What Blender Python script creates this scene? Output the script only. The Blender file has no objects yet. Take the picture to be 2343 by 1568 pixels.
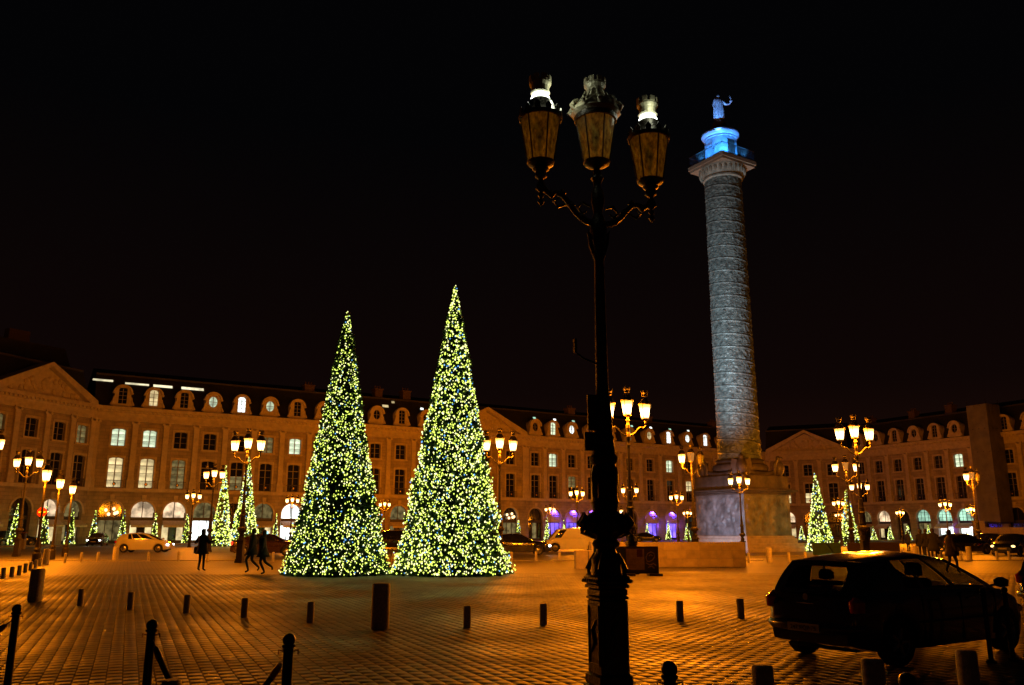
import bpy, math, random
import numpy as np
from mathutils import Vector, Matrix, noise

random.seed(7)
S = bpy.context.scene
COL = S.collection
PI = math.pi
# ------------------------------------------------------------------ camera, world, exposure
EYE = 1.6
FPX = 1900.0            # focal length in units of a 2342-wide frame
PITCH = math.atan(432 / 1900)
cd = bpy.data.cameras.new('camera')
cam = bpy.data.objects.new('camera', cd)
COL.objects.link(cam)
cam.location = (0, 0, EYE)
cam.rotation_euler = (PI / 2 + PITCH, 0, 0)
cd.sensor_width = 36
cd.lens = 36 * FPX / 2342
cd.clip_start = 0.1
cd.clip_end = 2000
S.camera = cam

w = bpy.data.worlds.new('World')
S.world = w
w.use_nodes = True
nt = w.node_tree
bg = nt.nodes['Background']
tc = nt.nodes.new('ShaderNodeTexCoord')
sep = nt.nodes.new('ShaderNodeSeparateXYZ')
ramp = nt.nodes.new('ShaderNodeValToRGB')
nt.links.new(tc.outputs['Generated'], sep.inputs[0])
nt.links.new(sep.outputs['Z'], ramp.inputs[0])
e = ramp.color_ramp.elements
e[0].position = 0.0
e[0].color = (0.013, 0.004, 0.0018, 1)      # sodium glow of the city low in the night sky
e[1].position = 0.45
e[1].color = (0.0010, 0.0010, 0.0013, 1)
m_ = e.new(0.16)
m_.color = (0.0042, 0.0016, 0.0013, 1)
nt.links.new(ramp.outputs[0], bg.inputs['Color'])
bg.inputs['Strength'].default_value = 1.0

S.view_settings.view_transform = 'Standard'
S.view_settings.look = 'None'
S.view_settings.exposure = 0.0
S.view_settings.gamma = 1.0
try:
    S.view_settings.use_curve_mapping = False
except Exception:
    pass
S.render.engine = 'CYCLES'
S.cycles.use_denoising = True
S.cycles.max_bounces = 6
S.cycles.diffuse_bounces = 3
S.cycles.glossy_bounces = 3
S.cycles.transparent_max_bounces = 12
S.cycles.sample_clamp_indirect = 3.0
S.cycles.use_light_tree = True

LAMP_W = 3750.0          # power of a street lamp cluster
SODIUM = (1.0, 0.235, 0.003)


def ray(px, v):
    dx = (px - 1171) / FPX
    dv = (784 - v) / FPX
    return dx, math.cos(PITCH) - dv * math.sin(PITCH), math.sin(PITCH) + dv * math.cos(PITCH)


def ground(px, v, z=0.0):
    r = ray(px, v)
    k = (z - EYE) / r[2]
    return Vector((r[0] * k, r[1] * k, z))


def at(px, v, Y):
    r = ray(px, v)
    k = Y / r[1]
    return Vector((r[0] * k, Y, EYE + r[2] * k))


# ------------------------------------------------------------------ materials
MATS = {}


def nodes_of(name):
    m = bpy.data.materials.new(name)
    m.use_nodes = True
    return m, m.node_tree, m.node_tree.nodes['Principled BSDF']


def mat(name, col, rough=0.6, metal=0.0, var=0.25, scale=6.0, bump=0.0, bscale=None, spec=0.5, coat=0.0):
    if name in MATS:
        return MATS[name]
    m, t, p = nodes_of(name)
    c = t.nodes.new('ShaderNodeTexCoord')
    n = t.nodes.new('ShaderNodeTexNoise')
    n.inputs['Scale'].default_value = scale
    n.inputs['Detail'].default_value = 5
    r = t.nodes.new('ShaderNodeValToRGB')
    r.color_ramp.elements[0].position = 0.3
    r.color_ramp.elements[1].position = 0.72
    r.color_ramp.elements[0].color = tuple(x * (1 - var) for x in col) + (1,)
    r.color_ramp.elements[1].color = tuple(min(1, x * (1 + var)) for x in col) + (1,)
    t.links.new(c.outputs['Object'], n.inputs['Vector'])
    t.links.new(n.outputs['Fac'], r.inputs[0])
    t.links.new(r.outputs[0], p.inputs['Base Color'])
    p.inputs['Roughness'].default_value = rough
    p.inputs['Metallic'].default_value = metal
    p.inputs['Specular IOR Level'].default_value = spec
    if coat:
        p.inputs['Coat Weight'].default_value = coat
        p.inputs['Coat Roughness'].default_value = 0.04
    if bump:
        n2 = t.nodes.new('ShaderNodeTexNoise')
        n2.inputs['Scale'].default_value = bscale or scale * 4
        n2.inputs['Detail'].default_value = 6
        b = t.nodes.new('ShaderNodeBump')
        b.inputs['Strength'].default_value = bump
        b.inputs['Distance'].default_value = 0.03
        t.links.new(c.outputs['Object'], n2.inputs['Vector'])
        t.links.new(n2.outputs['Fac'], b.inputs['Height'])
        t.links.new(b.outputs[0], p.inputs['Normal'])
    MATS[name] = m
    return m


def emit(name, col, strength, var=0.0, scale=3.0, sample=True):
    if name in MATS:
        return MATS[name]
    m = bpy.data.materials.new(name)
    m.use_nodes = True
    t = m.node_tree
    t.nodes.clear()
    o = t.nodes.new('ShaderNodeOutputMaterial')
    em = t.nodes.new('ShaderNodeEmission')
    em.inputs['Color'].default_value = tuple(col) + (1,)
    em.inputs['Strength'].default_value = strength
    if var:
        c = t.nodes.new('ShaderNodeTexCoord')
        n = t.nodes.new('ShaderNodeTexNoise')
        n.inputs['Scale'].default_value = scale
        mr = t.nodes.new('ShaderNodeMapRange')
        mr.inputs['From Min'].default_value = 0.35
        mr.inputs['From Max'].default_value = 0.65
        mr.inputs['To Min'].default_value = strength * (1 - var)
        mr.inputs['To Max'].default_value = strength * (1 + var)
        t.links.new(c.outputs['Object'], n.inputs['Vector'])
        t.links.new(n.outputs['Fac'], mr.inputs['Value'])
        oi = t.nodes.new('ShaderNodeObjectInfo')      # no two panes show quite the same bit of room
        mr2 = t.nodes.new('ShaderNodeMapRange')
        mr2.inputs['To Min'].default_value = 0.62
        mr2.inputs['To Max'].default_value = 1.15
        mu = t.nodes.new('ShaderNodeMath')
        mu.operation = 'MULTIPLY'
        t.links.new(oi.outputs['Random'], mr2.inputs['Value'])
        t.links.new(mr.outputs[0], mu.inputs[0])
        t.links.new(mr2.outputs[0], mu.inputs[1])
        t.links.new(mu.outputs[0], em.inputs['Strength'])
    t.links.new(em.outputs[0], o.inputs[0])
    if not sample:
        m.cycles.emission_sampling = 'NONE'
    MATS[name] = m
    return m


def facade_stone(name, col):
    m, t, p = nodes_of(name)
    c = t.nodes.new('ShaderNodeTexCoord')
    mp = t.nodes.new('ShaderNodeMapping')
    mp.inputs['Rotation'].default_value = (PI / 2, 0, 0)
    br = t.nodes.new('ShaderNodeTexBrick')
    br.inputs['Scale'].default_value = 1.0
    br.inputs['Brick Width'].default_value = 1.0
    br.inputs['Row Height'].default_value = 0.42
    br.inputs['Mortar Size'].default_value = 0.018
    br.inputs['Color1'].default_value = tuple(x * 1.08 for x in col) + (1,)
    br.inputs['Color2'].default_value = tuple(x * 0.9 for x in col) + (1,)
    br.inputs['Mortar'].default_value = tuple(x * 0.6 for x in col) + (1,)
    t.links.new(c.outputs['Object'], mp.inputs[0])
    t.links.new(mp.outputs[0], br.inputs['Vector'])
    n = t.nodes.new('ShaderNodeTexNoise')
    n.inputs['Scale'].default_value = 0.7
    n.inputs['Detail'].default_value = 8
    mr = t.nodes.new('ShaderNodeMapRange')
    mr.inputs['From Min'].default_value = 0.3
    mr.inputs['From Max'].default_value = 0.7
    mr.inputs['To Min'].default_value = 0.62
    mr.inputs['To Max'].default_value = 1.2
    mx = t.nodes.new('ShaderNodeVectorMath')
    mx.operation = 'SCALE'
    t.links.new(c.outputs['Object'], n.inputs['Vector'])
    t.links.new(n.outputs['Fac'], mr.inputs['Value'])
    t.links.new(br.outputs['Color'], mx.inputs[0])
    t.links.new(mr.outputs[0], mx.inputs['Scale'])
    t.links.new(mx.outputs[0], p.inputs['Base Color'])
    p.inputs['Roughness'].default_value = 0.85
    b = t.nodes.new('ShaderNodeBump')
    b.inputs['Strength'].default_value = 0.4
    b.inputs['Distance'].default_value = 0.03
    t.links.new(br.outputs['Fac'], b.inputs['Height'])
    b.invert = True
    t.links.new(b.outputs[0], p.inputs['Normal'])
    MATS[name] = m
    return m


def paving_mat():
    """wet-looking granite: used for the near setts and, with a brick relief, for the far paving"""
    m, t, p = nodes_of('granite_sett')
    c = t.nodes.new('ShaderNodeTexCoord')
    n1 = t.nodes.new('ShaderNodeTexNoise')
    n1.inputs['Scale'].default_value = 0.35
    n1.inputs['Detail'].default_value = 4
    n2 = t.nodes.new('ShaderNodeTexNoise')
    n2.inputs['Scale'].default_value = 40
    n2.inputs['Detail'].default_value = 4
    att = t.nodes.new('ShaderNodeAttribute')
    att.attribute_name = 'tone'
    r = t.nodes.new('ShaderNodeValToRGB')
    r.color_ramp.elements[0].color = (0.065, 0.058, 0.05, 1)
    r.color_ramp.elements[1].color = (0.15, 0.132, 0.112, 1)
    r.color_ramp.elements[0].position = 0.3
    r.color_ramp.elements[1].position = 0.8
    a1 = t.nodes.new('ShaderNodeMath'); a1.operation = 'MULTIPLY_ADD'
    a1.inputs[1].default_value = 0.5
    t.links.new(c.outputs['Object'], n1.inputs['Vector'])
    t.links.new(c.outputs['Object'], n2.inputs['Vector'])
    t.links.new(n1.outputs['Fac'], a1.inputs[0])
    a2 = t.nodes.new('ShaderNodeMath'); a2.operation = 'MULTIPLY_ADD'
    a2.inputs[1].default_value = 0.3
    t.links.new(n2.outputs['Fac'], a2.inputs[0])
    a3 = t.nodes.new('ShaderNodeMath'); a3.operation = 'MULTIPLY'
    a3.inputs[1].default_value = 0.45
    t.links.new(att.outputs['Fac'], a3.inputs[0])
    t.links.new(a3.outputs[0], a2.inputs[2])
    t.links.new(a2.outputs[0], a1.inputs[2])
    t.links.new(a1.outputs[0], r.inputs[0])
    t.links.new(r.outputs[0], p.inputs['Base Color'])
    rr = t.nodes.new('ShaderNodeMapRange')
    rr.inputs['From Min'].default_value = 0.35
    rr.inputs['From Max'].default_value = 0.65
    rr.inputs['To Min'].default_value = 0.40
    rr.inputs['To Max'].default_value = 0.68
    p.inputs['Specular IOR Level'].default_value = 0.36
    t.links.new(n1.outputs['Fac'], rr.inputs['Value'])
    t.links.new(rr.outputs[0], p.inputs['Roughness'])
    b = t.nodes.new('ShaderNodeBump')
    b.inputs['Strength'].default_value = 0.5
    b.inputs['Distance'].default_value = 0.006
    t.links.new(n2.outputs['Fac'], b.inputs['Height'])
    t.links.new(b.outputs[0], p.inputs['Normal'])
    MATS['granite_sett'] = m
    # far paving
    m2, t, p = nodes_of('far_paving')
    c = t.nodes.new('ShaderNodeTexCoord')
    mp = t.nodes.new('ShaderNodeMapping')
    mp.inputs['Rotation'].default_value = (0, 0, math.radians(-114.3))
    br = t.nodes.new('ShaderNodeTexBrick')
    br.inputs['Brick Width'].default_value = 0.22
    br.inputs['Row Height'].default_value = 0.165
    br.inputs['Mortar Size'].default_value = 0.012
    br.inputs['Scale'].default_value = 1
    br.inputs['Color1'].default_value = (0.15, 0.138, 0.12, 1)
    br.inputs['Color2'].default_value = (0.115, 0.105, 0.095, 1)
    br.inputs['Mortar'].default_value = (0.05, 0.045, 0.04, 1)
    t.links.new(c.outputs['Object'], mp.inputs[0])
    t.links.new(mp.outputs[0], br.inputs['Vector'])
    n = t.nodes.new('ShaderNodeTexNoise')
    n.inputs['Scale'].default_value = 0.12
    n.inputs['Detail'].default_value = 6
    t.links.new(c.outputs['Object'], n.inputs['Vector'])
    mr = t.nodes.new('ShaderNodeMapRange')
    mr.inputs['From Min'].default_value = 0.3
    mr.inputs['From Max'].default_value = 0.7
    mr.inputs['To Min'].default_value = 0.6
    mr.inputs['To Max'].default_value = 1.35
    mx = t.nodes.new('ShaderNodeVectorMath'); mx.operation = 'SCALE'
    t.links.new(n.outputs['Fac'], mr.inputs['Value'])
    t.links.new(br.outputs['Color'], mx.inputs[0])
    t.links.new(mr.outputs[0], mx.inputs['Scale'])
    t.links.new(mx.outputs[0], p.inputs['Base Color'])
    p.inputs['Roughness'].default_value = 0.55
    MATS['far_paving'] = m2


paving_mat()
STONE = facade_stone('limestone_wall', (0.35, 0.29, 0.21))
STONE_TRIM = mat('limestone_trim', (0.48, 0.41, 0.31), 0.8, var=0.2, scale=2, bump=0.3)
SLATE = mat('roof_slate', (0.016, 0.016, 0.02), 0.7, var=0.4, scale=3, bump=0.4, bscale=14)
LEAD = mat('roof_lead', (0.035, 0.033, 0.033), 0.6, var=0.3, scale=2)
CHIM = mat('chimney_brick', (0.09, 0.06, 0.05), 0.9, var=0.3, scale=5)
WFRAME = mat('window_frame_paint', (0.22, 0.21, 0.19), 0.6)
DARKW = mat('dark_woodwork', (0.03, 0.022, 0.018), 0.5)
DGLASS = mat('dark_window_glass', (0.012, 0.013, 0.016), 0.08, var=0.3, spec=0.6)
IRON = mat('black_iron', (0.03, 0.024, 0.018), 0.4, 0.5, var=0.4, scale=9, bump=0.35, bscale=30)
IRON_FAR = mat('lamp_iron', (0.014, 0.010, 0.007), 0.6, 0.1)
BRONZE = mat('column_bronze', (0.085, 0.122, 0.125), 0.5, 0.15, var=0.6, scale=2.4, bump=1.0, bscale=9)
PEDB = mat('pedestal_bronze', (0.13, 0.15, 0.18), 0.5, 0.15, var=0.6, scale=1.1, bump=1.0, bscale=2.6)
GRANITE = mat('column_granite', (0.30, 0.27, 0.24), 0.7, var=0.25, scale=2, bump=0.3)
BOLL = mat('bollard_granite', (0.44, 0.41, 0.38), 0.6, var=0.3, scale=25, bump=0.4, bscale=60)
ASPH = mat('asphalt', (0.10, 0.094, 0.088), 0.5, var=0.3, scale=0.6, bump=0.4, bscale=60)
KERB = mat('kerb_granite', (0.24, 0.22, 0.2), 0.65, var=0.25, scale=4)
NEEDLE = mat('fir_needles', (0.028, 0.07, 0.024), 0.7, var=0.6, scale=9)
TRUNK = mat('fir_trunk', (0.06, 0.04, 0.025), 0.9)
RUBBER = mat('tyre_rubber', (0.012, 0.012, 0.012), 0.8)
ALLOY = mat('alloy_rim', (0.3, 0.3, 0.32), 0.3, 0.9)
CHROME = mat('chrome', (0.55, 0.55, 0.55), 0.12, 1.0, var=0.05)
CLOTH = mat('dark_cloth', (0.012, 0.012, 0.016), 0.95)
CLOTH2 = mat('brown_cloth', (0.03, 0.02, 0.016), 0.95)
SKIN = mat('skin', (0.35, 0.2, 0.14), 0.6)
HAIR = mat('hair', (0.02, 0.013, 0.01), 0.7)
LAMPGLASS = emit('lit_lantern_glass', (1.0, 0.60, 0.22), 9.0, sample=False)
_t = LAMPGLASS.node_tree
_e = [n for n in _t.nodes if n.type == 'EMISSION'][0]
_c = _t.nodes.new('ShaderNodeTexCoord')
_s = _t.nodes.new('ShaderNodeSeparateXYZ')
_r = _t.nodes.new('ShaderNodeValToRGB')       # brightest at the burner, amber towards rim and foot
_r.color_ramp.elements[0].color = (0.30, 0.10, 0.012, 1)
_r.color_ramp.elements[1].color = (0.22, 0.085, 0.012, 1)
_k = _r.color_ramp.elements.new(0.22); _k.color = (1.0, 0.62, 0.26, 1)
_k = _r.color_ramp.elements.new(0.55); _k.color = (1.0, 0.66, 0.28, 1)
_k = _r.color_ramp.elements.new(0.8); _k.color = (0.55, 0.26, 0.05, 1)
_t.links.new(_c.outputs['Generated'], _s.inputs[0])
_t.links.new(_s.outputs['Z'], _r.inputs[0])
_t.links.new(_r.outputs[0], _e.inputs['Color'])
DIMGLASS = emit('dim_lantern_glass', (1.0, 0.34, 0.05), 0.55, sample=False)
W_WARM = emit('lit_room_warm', (1.0, 0.76, 0.36), 0.85, 0.45, 0.9, sample=False)
W_PALE = emit('lit_room_pale', (0.86, 1.0, 0.66), 0.95, 0.4, 1.3, sample=False)
W_DIM = emit('lit_room_dim', (0.75, 0.55, 0.2), 0.22, 0.6, 1.5, sample=False)
W_WHITE = emit('shop_white', (0.9, 1.0, 0.95), 2.6, 0.4, 0.8, sample=False)
W_GREEN = emit('shop_green_white', (0.55, 1.0, 0.72), 1.0, 0.4, 0.9, sample=False)
W_SKY = emit('skylight_glow', (1.0, 0.88, 0.55), 1.0, 0.4, 0.8, sample=False)
W_ROSE = emit('lit_lunette', (1.0, 0.70, 0.42), 0.95, 0.6, 1.0, sample=False)
W_PURPLE = emit('shop_violet', (0.22, 0.12, 1.0), 1.6, 0.5, 1.0, sample=False)
HEADL = emit('headlight_on', (0.9, 0.97, 1.0), 9, sample=False)
HEADW = emit('headlight_warm', (1.0, 0.62, 0.22), 3, sample=False)
TAILL = emit('tail_light_on', (1.0, 0.03, 0.01), 3.2, sample=False)
TAILD = mat('tail_light_lens', (0.5, 0.012, 0.012), 0.12, var=0.1, coat=1)
FLOOD = emit('lantern_floodlight', (0.92, 1.0, 0.86), 14, sample=False)


# ------------------------------------------------------------------ mesh builder
class MB:
    def __init__(self):
        self.v = []
        self.f = []
        self.m = []
        self.mi = 0

    def add(self, vs, fs, M=None):
        o = len(self.v)
        if M is not None:
            vs = [M @ Vector(x) for x in vs]
        self.v += [tuple(x) for x in vs]
        self.f += [tuple(i + o for i in f) for f in fs]
        self.m += [self.mi] * len(fs)
        return self

    def box(self, x0, x1, y0, y1, z0, z1, M=None):
        vs = [(x0, y0, z0), (x1, y0, z0), (x1, y1, z0), (x0, y1, z0), (x0, y0, z1), (x1, y0, z1), (x1, y1, z1), (x0, y1, z1)]
        return self.add(vs, [(0, 3, 2, 1), (4, 5, 6, 7), (0, 1, 5, 4), (1, 2, 6, 5), (2, 3, 7, 6), (3, 0, 4, 7)], M)

    def cbox(self, x0, x1, y0, y1, z0, z1, b, M=None):
        """box with chamfered vertical edges and top"""
        pr = [(x0 + b, y0), (x1 - b, y0), (x1, y0 + b), (x1, y1 - b), (x1 - b, y1), (x0 + b, y1), (x0, y1 - b), (x0, y0 + b)]
        cx, cy = (x0 + x1) / 2, (y0 + y1) / 2
        ins = [(cx + (x - cx) * (1 - 2 * b / max(1e-6, x1 - x0)), cy + (y - cy) * (1 - 2 * b / max(1e-6, y1 - y0))) for x, y in pr]
        vs = [(x, y, z0) for x, y in pr] + [(x, y, z1 - b) for x, y in pr] + [(x, y, z1) for x, y in ins]
        fs = [(i, (i + 1) % 8, 8 + (i + 1) % 8, 8 + i) for i in range(8)] + [(8 + i, 8 + (i + 1) % 8, 16 + (i + 1) % 8, 16 + i) for i in range(8)]
        fs += [tuple(range(16, 24)), tuple(reversed(range(8)))]
        return self.add(vs, fs, M)

    def lathe(self, prof, seg=16, c=(0, 0, 0), M=None, rot=0.0, caps=True, sq=1.0):
        vs, fs = [], []
        n = len(prof)
        for r, z in prof:
            for k in range(seg):
                a = 2 * PI * k / seg + rot
                vs.append((c[0] + r * math.cos(a), c[1] + sq * r * math.sin(a), c[2] + z))
        for i in range(n - 1):
            for k in range(seg):
                k2 = (k + 1) % seg
                fs.append((i * seg + k, i * seg + k2, (i + 1) * seg + k2, (i + 1) * seg + k))
        if caps:
            fs.append(tuple(reversed(range(seg))))
            fs.append(tuple((n - 1) * seg + k for k in range(seg)))
        return self.add(vs, fs, M)

    def tube(self, pts, rad, seg=8, M=None):
        pts = [Vector(p) for p in pts]
        if not isinstance(rad, (list, tuple)):
            rad = [rad] * len(pts)
        vs, fs = [], []
        up = Vector((0, 0, 1))
        for i, p in enumerate(pts):
            d = (pts[min(i + 1, len(pts) - 1)] - pts[max(i - 1, 0)]).normalized()
            a = d.cross(up)
            if a.length < 0.05:
                a = d.cross(Vector((0, 1, 0)))
            a.normalize()
            b = d.cross(a).normalized()
            for k in range(seg):
                t = 2 * PI * k / seg
                vs.append(p + (a * math.cos(t) + b * math.sin(t)) * rad[i])
        for i in range(len(pts) - 1):
            for k in range(seg):
                k2 = (k + 1) % seg
                fs.append((i * seg + k, (i + 1) * seg + k, (i + 1) * seg + k2, i * seg + k2))
        fs.append(tuple(range(seg)))
        fs.append(tuple(reversed([(len(pts) - 1) * seg + k for k in range(seg)])))
        return self.add(vs, fs, M)

    def prism(self, poly, y0, y1, M=None):
        """polygon in x,z extruded from y0 (front) to y1"""
        n = len(poly)
        vs = [(x, y0, z) for x, z in poly] + [(x, y1, z) for x, z in poly]
        fs = [tuple(range(n)), tuple(reversed(range(n, 2 * n)))]
        fs += [(i, i + n, (i + 1) % n + n, (i + 1) % n) for i in range(n)]
        return self.add(vs, fs, M)

    def ring(self, outer, inner, y0, y1, back=False):
        """frame between two polylines of equal count (x,z), front at y0, extruded to y1"""
        n = len(outer)
        vs = [(x, y0, z) for x, z in outer] + [(x, y0, z) for x, z in inner] + [(x, y1, z) for x, z in outer] + [(x, y1, z) for x, z in inner]
        fs = []
        for i in range(n):
            j = (i + 1) % n
            fs.append((i, j, n + j, n + i))
            fs.append((n + i, n + j, 3 * n + j, 3 * n + i))
            fs.append((j, i, 2 * n + i, 2 * n + j))
        return self.add(vs, fs)

    def mesh(self, name, mats, smooth=False):
        me = bpy.data.meshes.new(name)
        me.from_pydata(self.v, [], self.f)
        for m in (mats if isinstance(mats, (list, tuple)) else [mats]):
            me.materials.append(m)
        if any(self.m):
            me.polygons.foreach_set('material_index', self.m)
        if smooth:
            me.polygons.foreach_set('use_smooth', [True] * len(me.polygons))
            if smooth != 'all':
                try:
                    me.set_sharp_from_angle(angle=math.radians(38))
                except Exception:
                    pass
        me.update()
        return me

    def build(self, name, mats, parent=None, smooth=False):
        return link(name, self.mesh(name, mats, smooth), parent)


def link(name, me, parent=None, loc=None, rz=None):
    o = bpy.data.objects.new(name, me)
    COL.objects.link(o)
    o.parent = parent
    if loc is not None:
        o.location = loc
    if rz is not None:
        o.rotation_euler = (0, 0, rz)
    return o


def thing(name, label, cat, loc=(0, 0, 0), rz=0.0, group=None, scale=1.0):
    o = bpy.data.objects.new(name, None)
    COL.objects.link(o)
    o.location = loc
    o.rotation_euler = (0, 0, rz)
    o.scale = (scale,) * 3
    o.empty_display_size = 0.2
    return tag(o, label, cat, group)


def tag(o, label, cat, group=None):
    o['label'] = label
    o['category'] = cat
    if group:
        o['group'] = group
    return o


KIDS = {}


def copy_tree(o, parent=None):
    c = o.copy()
    COL.objects.link(c)
    c.parent = parent
    for ch in o.children:
        copy_tree(ch, c)
    return c


def place(proto, loc, rz, label, scale=1.0):
    c = copy_tree(proto)
    c.location = loc
    c.rotation_euler = (0, 0, rz)
    c.scale = (scale,) * 3
    c['label'] = label
    return c


ORD = ['', 'first', 'second', 'third', 'fourth', 'fifth', 'sixth', 'seventh', 'eighth', 'ninth', 'tenth', 'eleventh', 'twelfth', 'thirteenth',
       'fourteenth', 'fifteenth', 'sixteenth']


def structure(name, mb, m):
    o = mb.build(name, m)
    o['kind'] = 'structure'
    return o


def point_light(name, loc, col, power, radius=0.15, parent=None):
    ld = bpy.data.lights.new(name, 'POINT')
    ld.color = col
    ld.energy = power
    ld.shadow_soft_size = radius
    o = bpy.data.objects.new(name, ld)
    COL.objects.link(o)
    o.location = loc
    o.parent = parent
    return o


def spot_light(name, loc, target, col, power, angle, radius=0.2, blend=0.6):
    ld = bpy.data.lights.new(name, 'SPOT')
    ld.color = col
    ld.energy = power
    ld.spot_size = math.radians(angle)
    ld.spot_blend = blend
    ld.shadow_soft_size = radius
    o = bpy.data.objects.new(name, ld)
    COL.objects.link(o)
    o.location = loc
    o.rotation_euler = (Vector(target) - Vector(loc)).to_track_quat('-Z', 'Y').to_euler()
    return o


# ------------------------------------------------------------------ the ground
mb = MB()
mb.add([(-400, -60, -0.009), (400, -60, -0.009), (400, 700, -0.009), (-400, 700, -0.009)], [(0, 1, 2, 3)])
ground_o = structure('ground', mb, mat('joint_sand', (0.065, 0.058, 0.05), 0.9, scale=3))
NEAR_Y = 33.0
mb = MB()
mb.add([(-90, NEAR_Y, -0.004), (120, NEAR_Y, -0.004), (120, 48, -0.004), (-90, 48, -0.004)], [(0, 1, 2, 3)])
mb.add([(-90, -20, -0.004), (120, -20, -0.004), (120, 6.0, -0.004), (-90, 6.0, -0.004)], [(0, 1, 2, 3)])
mb.add([(-90, 6.0, -0.004), (-6.2, 6.0, -0.004), (-22.5, NEAR_Y, -0.004), (-90, NEAR_Y, -0.004)], [(0, 1, 2, 3)])
mb.add([(6.2, 6.0, -0.004), (120, 6.0, -0.004), (120, NEAR_Y, -0.004), (22.5, NEAR_Y, -0.004)], [(0, 1, 2, 3)])
# the square beyond the road, round the column
mb.add([(-48, 61, -0.004), (90, 61, -0.004), (90, 175, -0.004), (-48, 175, -0.004)], [(0, 1, 2, 3)])
structure('square_paving', mb, MATS['far_paving'])
mb = MB()
mb.add([(-140, 48, -0.006), (140, 48, -0.006), (140, 61, -0.006), (-140, 61, -0.006)], [(0, 1, 2, 3)])
mb.add([(-140, 61, -0.006), (-48, 61, -0.006), (-48, 190, -0.006), (-140, 190, -0.006)], [(0, 1, 2, 3)])
structure('road', mb, ASPH)
mb = MB()
for x0, x1 in ((-60, -11.4), (-6, 14), (16, 60)):
    mb.box(x0, x1, 47.8, 48.0, -0.03, 0.035)
structure('kerb', mb, KERB)
# gutter slabs crossing the square behind the big trees
mb = MB()
mb.box(-4.0, 40, 33.4, 33.55, -0.03, -0.0005)
structure('gutter', mb, mat('gutter_stone', (0.05, 0.045, 0.04), 0.6))
# white give-way strokes on the road at the left
mb = MB()
for a, b in (((123, 1252), (133, 1250.4)), ((136, 1250), (147, 1248.6)), ((150, 1248), (166, 1246.4))):
    p, q = ground(*a), ground(*b)
    d = (q - p).normalized()
    n_ = Vector((-d.y, d.x, 0)) * 0.22
    mb.add([p - n_, q - n_, q + n_, p + n_], [(0, 1, 2, 3)])
o = structure('road_marking', mb, mat('road_paint', (0.75, 0.74, 0.7), 0.6))
o.location.z = 0.004

# ---- granite setts: rows run away from the camera
U = Vector((-0.41, 0.912, 0)).normalized()
W_ = Vector((U.y, -U.x, 0))
PITCH_R, PITCH_L = 0.168, 0.235
rng = np.random.default_rng(3)
cand = []
r0, r1 = int(-34 / PITCH_R), int(34 / PITCH_R)
for i in range(r0, r1):
    off = rng.uniform(0, 1)
    # rows keep a common cross line with a small random slip
    off = 0.5 * (i % 2) + rng.uniform(-0.08, 0.08)
    ks = np.arange(int(-14 / PITCH_L), int(46 / PITCH_L))
    s = (ks + off) * PITCH_L
    cx = W_.x * i * PITCH_R + U.x * s
    cy = W_.y * i * PITCH_R + U.y * s
    ok = (cy > 6.0) & (cy < NEAR_Y) & (np.abs(cx) < 0.64 * cy + 1.8 + 0.6)
    ok &= np.hypot(cx - 1.02, cy - 9.0) > 0.27
    cand.append(np.stack([cx[ok], cy[ok]], 1))
cand = np.concatenate(cand)


def sett_geo(pts, rg):
    n = len(pts)
    hl = PITCH_L / 2 - 0.0012 - rg.uniform(0, 0.002, n)
    hw = PITCH_R / 2 - 0.0055 - rg.uniform(0, 0.004, n)
    b = 0.003
    z = rg.uniform(-0.0014, 0.0, n)
    tx = rg.uniform(-0.004, 0.004, n)
    ty = rg.uniform(-0.004, 0.004, n)
    V = np.zeros((n, 8, 3))
    cs = [(-1, -1), (1, -1), (1, 1), (-1, 1)]
    for k, (a, c) in enumerate(cs):
        for lev, (ins, dz) in enumerate(((0, -0.0035), (b, 0.0))):
            la = a * (hw - ins)
            lc = c * (hl - ins)
            V[:, lev * 4 + k, 0] = pts[:, 0] + W_.x * la + U.x * lc
            V[:, lev * 4 + k, 1] = pts[:, 1] + W_.y * la + U.y * lc
            V[:, lev * 4 + k, 2] = z + dz + (tx * la + ty * lc if lev else 0)
    F = np.array([(4, 5, 6, 7), (0, 1, 5, 4), (1, 2, 6, 5), (2, 3, 7, 6), (3, 0, 4, 7)])
    F = (F[None] + (np.arange(n) * 8)[:, None, None]).reshape(-1, 4)
    tone = np.repeat(rg.uniform(0, 1, n), 5)
    return V.reshape(-1, 3), F, tone


def sett_mesh(name, pts, rg):
    V, F, tone = sett_geo(pts, rg)
    me = bpy.data.meshes.new(name)
    me.vertices.add(len(V))
    me.vertices.foreach_set('co', V.ravel())
    me.loops.add(len(F) * 4)
    me.loops.foreach_set('vertex_index', F.ravel())
    me.polygons.add(len(F))
    me.polygons.foreach_set('loop_start', np.arange(len(F)) * 4)
    me.polygons.foreach_set('loop_total', np.full(len(F), 4))
    me.update(calc_edges=True)
    a = me.attributes.new('tone', 'FLOAT', 'FACE')
    a.data.foreach_set('value', tone)
    me.materials.append(MATS['granite_sett'])
    return me


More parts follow.
